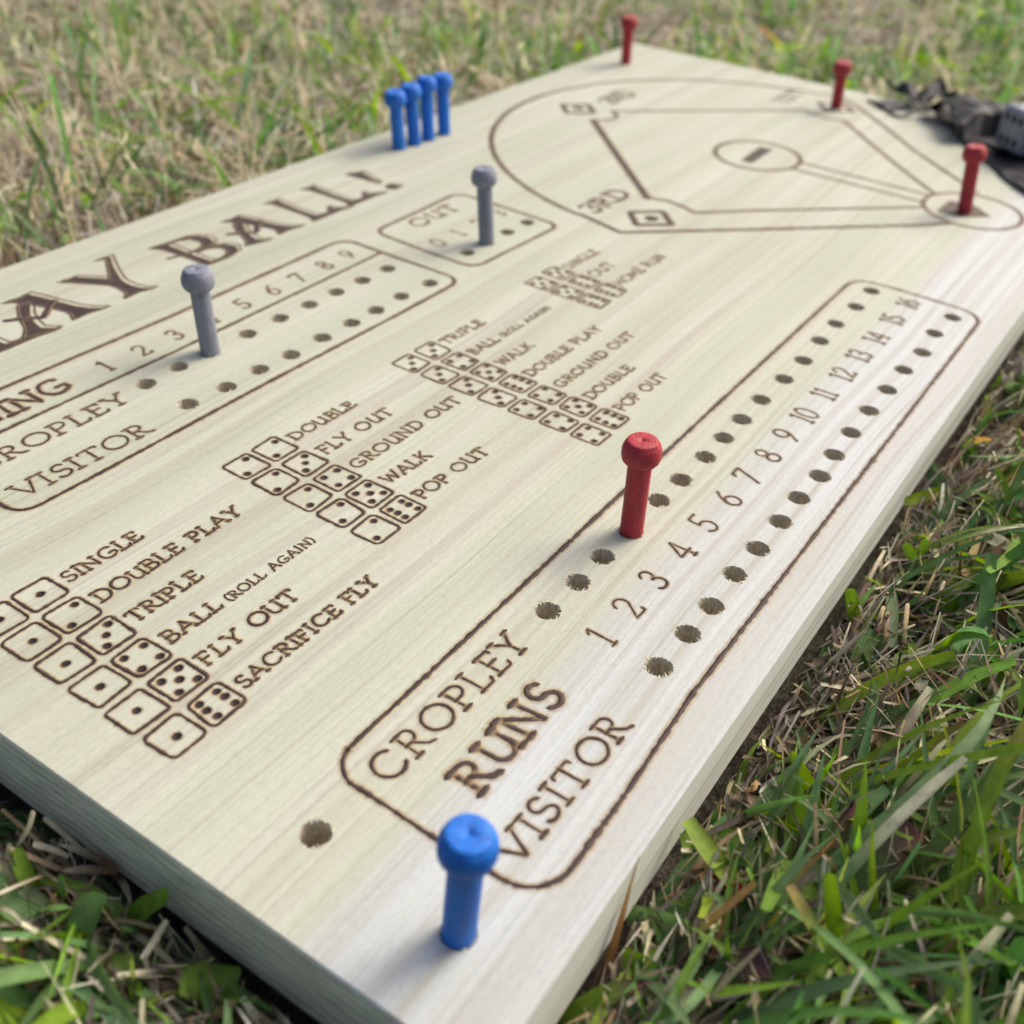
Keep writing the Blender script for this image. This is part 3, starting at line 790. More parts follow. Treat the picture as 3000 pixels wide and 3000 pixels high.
# ------------------------------------------------------------------ die and mesh bag at the far right corner
def build_die():
    A = Vector((513.8, 57.2)); d = Vector((-.637, -.77)).normalized(); n = Vector((.77, -.637)).normalized()
    s = 20.0
    c = A + d * s / 2 + n * s / 2
    root = empty("die", (c.x * MM, c.y * MM, TOP + 3.4 * MM))
    ang = math.atan2(d.y, d.x)
    root.rotation_euler = (0, 0, ang)
    tag(root, "white die with black pips, toned grey for shade, resting on the black mesh bag", "die")
    bm = bmesh.new(); bmesh.ops.create_cube(bm, size=s * MM)
    bmesh.ops.bevel(bm, geom=bm.edges[:] , offset=2.6 * MM, segments=5, profile=.5, affect='EDGES')
    bmesh.ops.translate(bm, verts=bm.verts, vec=(0, 0, s / 2 * MM))
    me = bpy.data.meshes.new("body"); bm.to_mesh(me); bm.free()
    me.polygons.foreach_set("use_smooth", [True] * len(me.polygons))
    g = NT("white plastic toned for shade"); co = g.n("ShaderNodeTexCoord").outputs["Object"]
    cc = g.ramp(g.noise(co, 300.0, 3, .6), [(0.3, (.17, .19, .22)), (.7, (.25, .27, .30))])  # the white die's shade is put into this grey
    me.materials.append(g.finish(g.n("ShaderNodeBsdfPrincipled", {"Base Color": cc, "Roughness": .35}).outputs[0]))
    o = bpy.data.objects.new("body", me); COL.objects.link(o); o.parent = root
    gb = NT("black pip"); pm = gb.finish(gb.n("ShaderNodeBsdfPrincipled", {"Base Color": (.012, .012, .014, 1), "Roughness": .5}).outputs[0])
    # faces: local -Y (towards the camera after rotation) six, top three, +X five, -X two
    def pip(pos, nrm):
        V, F = [], []
        nrm = Vector(nrm); t = nrm.orthogonal().normalized(); bt = nrm.cross(t)
        rings = [(0, .02), (1.0, .03), (1.5, .12)]
        cidx = 0; V.append(tuple((Vector(pos) + nrm * .05) * MM))
        for r, h in ((1.2, .06), (1.75, .10), (1.95, .02)):
            for k in range(14):
                a = 2 * math.pi * k / 14
                V.append(tuple((Vector(pos) + t * r * math.cos(a) + bt * r * math.sin(a) + nrm * h) * MM))
        for k in range(14):
            j = (k + 1) % 14
            F.append((0, 1 + k, 1 + j))
            for q in (0, 1): F.append((1 + q * 14 + k, 15 + q * 14 + k, 15 + q * 14 + j, 1 + q * 14 + j))
        mesh_obj("pip", V, F, pm, root, smooth=True)
    h = s / 2; e = 5.0
    for a in (-e, 0, e):
        for c2 in (-e, e):
            pip((a, h, h + c2), (0, 1, 0)); pip((a, -h, h + c2), (0, -1, 0))
    for a, c2 in ((0, 0), (e, e), (-e, -e)): pip((a, c2, s), (0, 0, 1))
    for a, c2 in ((0, 0), (e, e), (-e, -e), (e, -e), (-e, e)):
        pip((h, a, h + c2), (1, 0, 0)); 
    for a, c2 in ((e, e), (-e, -e)): pip((-h, a, h + c2), (-1, 0, 0))
build_die()

def mat_mesh():
    g = NT("black organza mesh")
    co = g.n("ShaderNodeTexCoord").outputs["Object"]
    uv = g.n("ShaderNodeAttribute", attribute_name="weave").outputs["Vector"]
    lw = g.n("ShaderNodeLayerWeight", {"Blend": .45}).outputs["Facing"]
    a = g.math('ADD', g.math('MULTIPLY', lw, .3), .96, clamp=True)
    n = g.noise(co, 60.0, 3, .6)
    a = g.math('ADD', a, g.math('MULTIPLY', g.math('SUBTRACT', n, .5), .3), clamp=True)
    b = g.n("ShaderNodeBsdfPrincipled", {"Base Color": (.004, .005, .010, 1), "Roughness": .55, "Specular IOR Level": .18})
    mx = g.n("ShaderNodeMixShader", {0: a, 1: g.n("ShaderNodeBsdfTransparent").outputs[0], 2: b.outputs[0]})
    return g.finish(mx.outputs[0])
MESH = mat_mesh()

def build_bag():
    root = empty("mesh_bag", (.52, .07, TOP))
    tag(root, "crumpled black see-through drawstring bag spilling over the far right corner of the board", "bag")
    def sheet(fn, nu, nv, name):
        V, F = [], []
        for i in range(nu):
            for j in range(nv):
                q = fn(i / (nu - 1), j / (nv - 1))
                V.append(((q[0] - 520) * MM, (q[1] - 70) * MM, q[2] * MM))
        for i in range(nu - 1):
            for j in range(nv - 1): F.append((i * nv + j, (i + 1) * nv + j, (i + 1) * nv + j + 1, i * nv + j + 1))
        o = mesh_obj(name, V, F, MESH, root, smooth=True)
        return o
    N = mnoise.noise
    # pouch lying under and round the die: neck at (548,107), spreading towards -v and over the near edge
    neck = Vector((545, 104)); 
    LA = [(543, 101), (536.6, 84), (509.5, 67.3), (490, 52), (461, 29), (436, 10)]
    LB = [(556, 100), (574, 82), (578, 60), (566, 34), (544, 6), (520, -18)]
    def pl(L_, s):
        x = s * (len(L_) - 1); i = min(int(x), len(L_) - 2); f = x - i
        return Vector(L_[i]).lerp(Vector(L_[i + 1]), f)
    def low(s, t):
        q = pl(LA, s).lerp(pl(LB, s), t)
        x = q.x + 1.6 * N(Vector((s * 9, t * 3, 1))); y = q.y + 1.6 * N(Vector((s * 9, t * 3, 7)))
        z = 1.2 + 2.0 * abs(N(Vector((x * .05, y * .05, 1)))) + 1.6 * abs(N(Vector((x * .13, y * .13, 2)))) + 2.2 * math.exp(-((t - .06) / .05) ** 2) * abs(N(Vector((s * 7, 3, 3))))
        z += 4.0 * math.exp(-((s - .05) / .08) ** 2)
        if y < -1: z -= min(24, (-1 - y) * 1.2)
        if x > 569: z -= min(24, (x - 569) * 1.2)
        return (x, y, z)
    sheet(low, 60, 60, "lower_cloth")
    def up(s, t):
        a = rad(-96 + (t - .5) * 76 + 8 * math.sin(s * 9))
        r = 4 + 66 * s
        x = neck.x + 4 + r * math.cos(a); y = neck.y + r * math.sin(a)
        bulge = math.sin(min(1, s * 1.15) * math.pi) ** .7 if s < .87 else .08
        z = 2.5 + 13 * bulge * (.55 + .45 * math.cos((t - .5) * 3)) + 5.0 * N(Vector((x * .05, y * .05, 5))) + 2.2 * N(Vector((x * .12, y * .12, 6)))
        # sink below the die so that it stays on top
        dd = math.hypot(x - 514, y - 44)
        if dd < 27: z = min(z, 3.0 + N(Vector((x * .2, y * .2, 4))) * .5)
        z = max(z, 2.3)
        return (x, y, z)
    sheet(up, 64, 72, "upper_cloth")
    def tail(s, t):
        # gathered ruffle beyond the neck, over the far short edge
        a = rad(20 + (t - .5) * 95)
        r = 3 + 27 * s
        x = neck.x + 6 + r * math.cos(a); y = neck.y + r * math.sin(a) * .9
        z = 4 + 8 * s * (1 - s * .4) + 3 * s * math.sin(t * 17 + 3 * s) + 4 * N(Vector((x * .1, y * .1, 8)))
        return (x, y, max(z, 1.5))
    sheet(tail, 26, 60, "ruffle")
    def cordm(pts, r):
        V, F = [], []
        P = []
        for i in range(len(pts) - 1):
            for k in range(6): P.append(Vector(pts[i]).lerp(Vector(pts[i + 1]), k / 6))
        P.append(Vector(pts[-1]))
        # smooth
        for _ in range(3): P = [P[0]] + [(P[i - 1] + P[i] * 2 + P[i + 1]) / 4 for i in range(1, len(P) - 1)] + [P[-1]]
        for i, p in enumerate(P):
            t = (P[min(i + 1, len(P) - 1)] - P[max(i - 1, 0)]).normalized(); n = t.orthogonal().normalized(); b_ = t.cross(n)
            for k in range(6):
                a = k * math.pi / 3; q = p + (n * math.cos(a) + b_ * math.sin(a)) * r
                V.append(((q.x - 520) * MM, (q.y - 70) * MM, q.z * MM))
            if i:
                for k in range(6): F.append(((i - 1) * 6 + k, (i - 1) * 6 + (k + 1) % 6, i * 6 + (k + 1) % 6, i * 6 + k))
        g = bpy.data.materials.get("black cord")
        if not g:
            q = NT("black cord"); g = q.finish(q.n("ShaderNodeBsdfPrincipled", {"Base Color": (.02, .018, .016, 1), "Roughness": .6}).outputs[0])
        mesh_obj("drawstring", V, F, g, root, smooth=True)
    cordm([(546, 106, 5), (543, 110, 3), (541, 116, 1.2), (544, 122, 1), (549, 127, 1)], .8)
    cordm([(546, 104, 5), (537, 104, 3), (533, 109, 1.2), (538, 115, 1), (547, 122, 1.4), (552, 132, 1)], .75)
    cordm([(541, 108, 4.5), (544, 109.5, 7.5), (548, 107, 8.5), (549, 102, 7.5), (545, 100, 5)], .9)
build_bag()

# ------------------------------------------------------------------ ground
def build_ground():
    V, F = [], []
    xs = sorted(set(list(np.linspace(-.5, 1.6, 85)) + [-60, -20, -6, -2, -1, 2.2, 3, 5, 10, 25, 60, 120]))
    ys = sorted(set(list(np.linspace(-.7, 1.5, 89)) + [-120, -60, -25, -10, -5, -3, -2, -1.2, 2, 3, 5, 10, 25, 60, 120]))
    for x in xs:
        for y in ys:
            z = (mnoise.noise(Vector((x * 14, y * 14, 0))) * 3.0 + mnoise.noise(Vector((x * 45, y * 45, 3))) * 2.0) * MM - .001
            V.append((x, y, z))
    n = len(ys)
    for i in range(len(xs) - 1):
        for j in range(n - 1): F.append((i * n + j, (i + 1) * n + j, (i + 1) * n + j + 1, i * n + j + 1))
    o = mesh_obj("ground", V, F, SOIL, smooth=True)
    tag(o, "brown soil and rotting thatch under the lawn", kind="structure")
build_ground()

CAM = np.array(m.translation)
FWD = np.array(FW)[:2] / np.linalg.norm(np.array(FW)[:2])

def sample(n_img, n_fan, rmax=1.7, rmin=0.0):
    """ground points: part spread evenly over the view (so near turf is detailed), part spread over the surroundings"""
    out = []
    k = n_fan
    ang = math.atan2(FWD[1], FWD[0]) + rng.uniform(-1.25, 1.25, k)
    r = rmin + (rmax - rmin) * rng.uniform(0, 1, k) ** .85
    P = np.c_[CAM[0] + r * np.cos(ang), CAM[1] + r * np.sin(ang)]
    out.append(P)
    # perspective-weighted: pick directions below the horizon round the camera
    k = n_img
    az = math.atan2(FWD[1], FWD[0]) + rng.uniform(-.75, .75, k)
    dep = rng.uniform(math.radians(6.5), math.radians(68), k)
    rr = CAM[2] / np.tan(dep)
    out.append(np.c_[CAM[0] + rr * np.cos(az), CAM[1] + rr * np.sin(az)])
    P = np.concatenate(out)
    return P[(np.hypot(P[:, 0] - CAM[0], P[:, 1] - CAM[1]) < 2.2)]

def edge_sample(n):
    a = n * 2 // 3
    A = np.c_[rng.uniform(-.03, .46, a) , -.0008 - rng.exponential(.011, a)]
    B = np.c_[-.0008 - rng.exponential(.011, n - a), rng.uniform(-.03, .20, n - a)]
    return np.concatenate([A, B])

def inside_board(P, mrg=0.0):
    return (P[..., 0] > -mrg) & (P[..., 0] < BL * MM + mrg) & (P[..., 1] > -mrg) & (P[..., 1] < BW * MM + mrg)

def nz(P, s, seed):
    return np.array([mnoise.noise(Vector((x * s, y * s, seed))) for x, y in P[:, :2]])

def blades(P, L, Wd, pitch, curl, az, S=6, fold=.35, twist=0.0, z0=None, blunt=.0, prof=1.0):
    """vectorised blades. returns V (N,S+1,3,3)"""
    N = len(P)
    t = np.linspace(0, 1, S + 1)
    pos = np.zeros((N, S + 1, 3)); pos[:, 0, :2] = P
    pos[:, 0, 2] = -0.002 if z0 is None else z0
    a = az.copy(); ph = pitch.copy()
    dirs = np.zeros((N, S + 1, 3))
    side_drift = rng.normal(0, .10, N)
    for i in range(S + 1):
        d = np.c_[np.cos(ph) * np.cos(a), np.cos(ph) * np.sin(a), np.sin(ph)]
        dirs[:, i] = d
        if i < S: pos[:, i + 1] = pos[:, i] + d * (L / S)[:, None]
        ph = ph - curl / S; a = a + side_drift
    lowc = pos[:, :, 2]
    pos[:, :, 2] = np.where(lowc < .0015, .0015 + (lowc + .002) * .1, lowc)
    pos[:, 0, 2] = -0.002 if z0 is None else z0
    side = np.stack([-dirs[:, :, 1], dirs[:, :, 0], np.zeros((N, S + 1))], -1)
    side /= np.maximum(1e-6, np.linalg.norm(side, axis=2, keepdims=True))
    up = np.cross(dirs, side)
    tw = twist + rng.normal(0, .35, N)
    tws = tw[:, None] + np.linspace(0, 1, S + 1)[None] * rng.normal(0, .5, N)[:, None]
    s2 = side * np.cos(tws)[..., None] + up * np.sin(tws)[..., None]
    u2 = np.cross(dirs, s2)
    w = np.minimum(1, .55 + t * 1.6) * np.clip((1 - t) / (.42 * prof), 0, 1) ** .75
    w = np.tile(w, (N, 1))
    bl = rng.random(N) < blunt
    wb = np.minimum(1, .55 + t * 1.6) * np.where(t > .999, .72, 1)
    w[bl] = wb
    w = np.maximum(w, .03) * Wd[:, None] * .5
    V = np.empty((N, S + 1, 3, 3))
    V[:, :, 1] = pos - u2 * (w * fold)[..., None]
    V[:, :, 0] = pos - s2 * w[..., None]
    V[:, :, 2] = pos + s2 * w[..., None]
    return V, bl

def to_mesh(name, Vs, Cs, mat, S, parent=None):
    N = len(Vs)
    nv = (S + 1) * 3
    V = Vs.reshape(-1, 3); C = Cs.reshape(-1, 3)
    q = []
    for i in range(S):
        for k in range(2):
            b0 = i * 3 + k
            q.append((b0, b0 + 1, b0 + 4, b0 + 3))
    Q = (np.array(q)[None] + (np.arange(N) * nv)[:, None, None]).reshape(-1, 4)
    E = np.tile(np.array([0, .5, 1.0]), N * (S + 1))
    return np_mesh(name, V, Q, mat, C, parent, True, E)

def good(V):
    """reject blades that enter the board or come right up to the lens"""
    F = V.reshape(len(V), -1, 3)
    ins = inside_board(F, .0012) & (F[..., 2] < TOP + .0012)
    cam_near = np.linalg.norm(F - CAM, axis=2).min(1) < .075
    over = inside_board(F, -.004).any(1)       # nothing lies far over the top face either
    # the turf beside the board is pressed down and stays below its edge
    dx = np.maximum(np.maximum(-F[..., 0], F[..., 0] - BL * MM), 0); dy = np.maximum(np.maximum(-F[..., 1], F[..., 1] - BW * MM), 0)
    dd = np.hypot(dx, dy)
    front = (F[..., 1] < 0) | (F[..., 0] < 0)
    tall = (F[..., 2] > np.where(front, .015 + dd * .8, .022 + dd * 1.5)) & (dd < .05)
    return ~(ins.any(1) | cam_near | over | tall.any(1))

PAL = {
 'bg': (.145, .250, .100), 'dg': (.085, .178, .050), 'yg': (.17, .285, .040), 'yy': (.24, .35, .035),
 'br': (.15, .085, .045), 'pu': (.10, .045, .055), 'pk': (.34, .14, .11), 'or': (.38, .20, .05), 'go': (.40, .25, .10),
 'st': (.84, .75, .54), 'rd': (.42, .035, .05), 'gs': (.52, .47, .41), 'tn': (.70, .58, .40)}
PALN = {k: np.array(v) for k, v in PAL.items()}

def colors(N, S, pool, wts, tips, tipw):
    i0 = rng.choice(len(pool), N, p=np.array(wts) / sum(wts))
    base = np.array([PALN[k] for k in pool])[i0]
    base = base * rng.uniform(.72, 1.3, (N, 1)) * (1 + rng.normal(0, .07, (N, 3)))
    it = rng.choice(len(tips), N, p=np.array(tipw) / sum(tipw))
    tipc = np.array([base[0] * 0 if k is None else PALN[k] for k in tips])[it]
    none = np.array([k is None for k in tips])[it]
    tipc[none] = base[none] * 1.15
    t = np.linspace(0, 1, S + 1)
    st = rng.uniform(.45, .85, N)
    f = np.clip((t[None] - st[:, None]) / .22, 0, 1)[..., None]
    C = base[:, None] * (1 - f) + tipc[:, None] * f
    # paler sheath near the base
    g_ = np.clip(.22 - t, 0, 1)[None, :, None] * 2.0
    C = C * (1 - g_) + np.array([.30, .30, .16]) * g_
    C = np.repeat(C[:, :, None, :], 3, axis=2)
    C[:, :, 0] *= .86; C[:, :, 1] *= 1.18
    return np.clip(C, .004, .9)

def green(name, label, n_img, n_fan, Lr, Wr, S, keep=1.0, near=0, edge=0, right=False):
    P = sample(n_img, n_fan)
    if edge: P = edge_sample(edge)
    if near:
        P = P[np.hypot(P[:, 0] - CAM[0], P[:, 1] - CAM[1]) < near]
    P = P[~inside_board(P, .002)]
    d = np.hypot(P[:, 0] - CAM[0], P[:, 1] - CAM[1])
    # greener towards the right and far right, tan towards the far left
    az = np.arctan2(P[:, 1] - CAM[1], P[:, 0] - CAM[0])
    cl = nz(P, 9, 2.5) + .6 * nz(P, 30, 7.7)
    lean = (math.atan2(FWD[1], FWD[0]) - az)              # >0 right
    back = np.clip((d - .45) / .3, 0, 1)
    pr = np.clip(.74 + 1.9 * cl + back * (.10 + 1.1 * lean), .08, 1)
    if right: pr = back * np.clip(.15 + 1.7 * lean + 1.2 * cl, 0, 1)
    k = rng.random(len(P)) < pr * keep
    P = P[k]; d = d[k]
    N = len(P)
    L = rng.uniform(*Lr, N) * np.where(rng.random(N) < .3, .6, 1)
    W = rng.uniform(*Wr, N)
    pitch = np.radians(np.where(rng.random(N) < .25, rng.uniform(35, 80, N), rng.uniform(4, 35, N))); curl = rng.normal(.7, .5, N)
    V, bl = blades(P, L, W, pitch, curl, rng.uniform(0, 6.283, N), S, fold=.38, blunt=.35)
    C = colors(N, S, ['bg', 'dg', 'yg', 'yy'], [.36, .22, .34, .08], [None, 'go', 'br', 'pu', 'st'], [.97, .01, .01, .00, .01] if near else [.86, .02, .04, .01, .07])
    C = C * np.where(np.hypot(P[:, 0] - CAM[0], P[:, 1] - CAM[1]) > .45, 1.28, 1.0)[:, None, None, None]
    g_ = good(V)
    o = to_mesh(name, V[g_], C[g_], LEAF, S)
    tag(o, label, "grass", kind="stuff")
    return g_.sum()

def dry(name, label, n_img, n_fan, Lr, Wr, pitchr, curls, S, pool, wts, zr=(0, .006), flat=False, clump=0, keepfn=None, blunt=.5, edge=0):
    P = sample(n_img, n_fan)
    if edge: P = edge_sample(edge)
    if clump:
        c = P[rng.random(len(P)) < 1.0 / clump]
        P = np.repeat(c, clump, axis=0)
        P = P + rng.normal(0, .0035, P.shape)
        caz = np.repeat(rng.uniform(0, 6.283, len(c)), clump) + rng.normal(0, .5, len(P))
        cp = np.repeat(rng.uniform(*pitchr, len(c)), clump) + rng.normal(0, 9, len(P))
    else:
        caz = rng.uniform(0, 6.283, len(P)); cp = rng.uniform(*pitchr, len(P))
    k = ~inside_board(P, .002)
    if keepfn is not None:
        az = np.arctan2(P[:, 1] - CAM[1], P[:, 0] - CAM[0]); d = np.hypot(P[:, 0] - CAM[0], P[:, 1] - CAM[1])
        k &= rng.random(len(P)) < keepfn(P, az, d)
    P, caz, cp = P[k], caz[k], cp[k]
    N = len(P)
    L = rng.uniform(*Lr, N); W = rng.uniform(*Wr, N) * np.where(rng.random(N) < .06, 1.8, 1)
    V, bl = blades(P, L, W, np.radians(cp), rng.normal(*curls, N), caz, S, fold=.3, z0=rng.uniform(*zr, N), blunt=blunt)
    C = colors(N, S, pool, wts, [None, 'st', 'gs'], [.7, .2, .1])
    g_ = good(V)
    o = to_mesh(name, V[g_], C[g_], STRAW, S)
    tag(o, label, "grass", kind="stuff")
    return g_.sum()

def nearfn(P, az, d): return (d < .46).astype(float)
def farfn(P, az, d): return (d >= .40).astype(float)
PALN['ng'] = np.array((.235, .21, .18)); PALN['nt'] = np.array((.33, .26, .165)); PALN['nd'] = np.array((.10, .075, .055))
n0 = dry("near_thatch", "matted grey brown dead grass litter on the soil near the board", 60000, 90000, (.012, .048), (.0003, .0010), (-6, 12), (.1, .9), 3,
    ['ng', 'nt', 'nd', 'st'], [.54, .24, .20, .02], (.0005, .009), keepfn=nearfn)
n1 = dry("thatch", "matted pale dead grass litter lying on the soil farther off", 50000, 60000, (.008, .045), (.0005, .0016), (-6, 14), (.1, .7), 3,
    ['gs', 'tn', 'br', 'st'], [.5, .22, .12, .16], (.0005, .008), keepfn=farfn)
n2a = dry("near_straw", "thin tan dead grass stems in the near turf", 9000, 12000, (.015, .040), (.0004, .0011), (10, 80), (.4, .5), 5,
    ['st', 'nt', 'ng', 'br'], [.08, .52, .26, .14], (0, .004), clump=7, keepfn=nearfn)
n2 = dry("straw", "thin tan dead grass stems standing and leaning in the turf", 7000, 9000, (.012, .040), (.0004, .0011), (25, 88), (.3, .5), 4,
    ['st', 'tn', 'gs', 'br'], [.40, .36, .14, .10], (0, .004), clump=7, keepfn=farfn)
def backfn(P, az, d):
    lean = (math.atan2(FWD[1], FWD[0]) - az)
    b_ = np.clip((d - .42) / .2, 0, 1)
    return b_ * np.clip(.58 - 2.3 * lean + 1.6 * nz(P, 8, 9.1), .03, 1)
n3 = dry("tall_straw", "tall pale tan seed stalks rising behind the board", 16000, 14000, (.014, .042), (.0004, .0012), (30, 90), (.35, .45), 5,
    ['st', 'tn', 'br', 'yg'], [.42, .36, .12, .10], (0, .004), clump=5, keepfn=backfn, blunt=.2)
n4 = green("lawn_grass", "green turf blades, some blunt cut, with yellow and bluish tints", 14000, 12000, (.024, .072), (.0016, .0032), 7)
n5 = green("fine_grass", "small fine green grass leaves low in the turf", 7000, 18000, (.010, .030), (.0009, .0024), 4)
n6 = green("near_grass", "broad bluish green grass blades in the nearest turf round the front corner", 10000, 18000, (.036, .098), (.0018, .0038), 9, near=.36)
n7 = green("edge_grass", "green blades pressed down along the edges of the board", 10, 10, (.018, .060), (.0016, .0036), 7, edge=9000)
n8 = dry("edge_thatch", "dead stems and litter squeezed out from under the board edges", 10, 10, (.008, .032), (.0004, .0015), (-5, 50), (.2, .6), 4,
    ['ng', 'nt', 'nd', 'st'], [.42, .32, .22, .04], (.0, .010), edge=12000)
n9 = green("leafy_grass", "soft bright green leafy grass behind the board at the right", 34000, 50000, (.016, .044), (.0022, .0055), 5, right=True)
print("grass counts", n9, n7, n8, n6, n1, n2, n3, n4, n5)

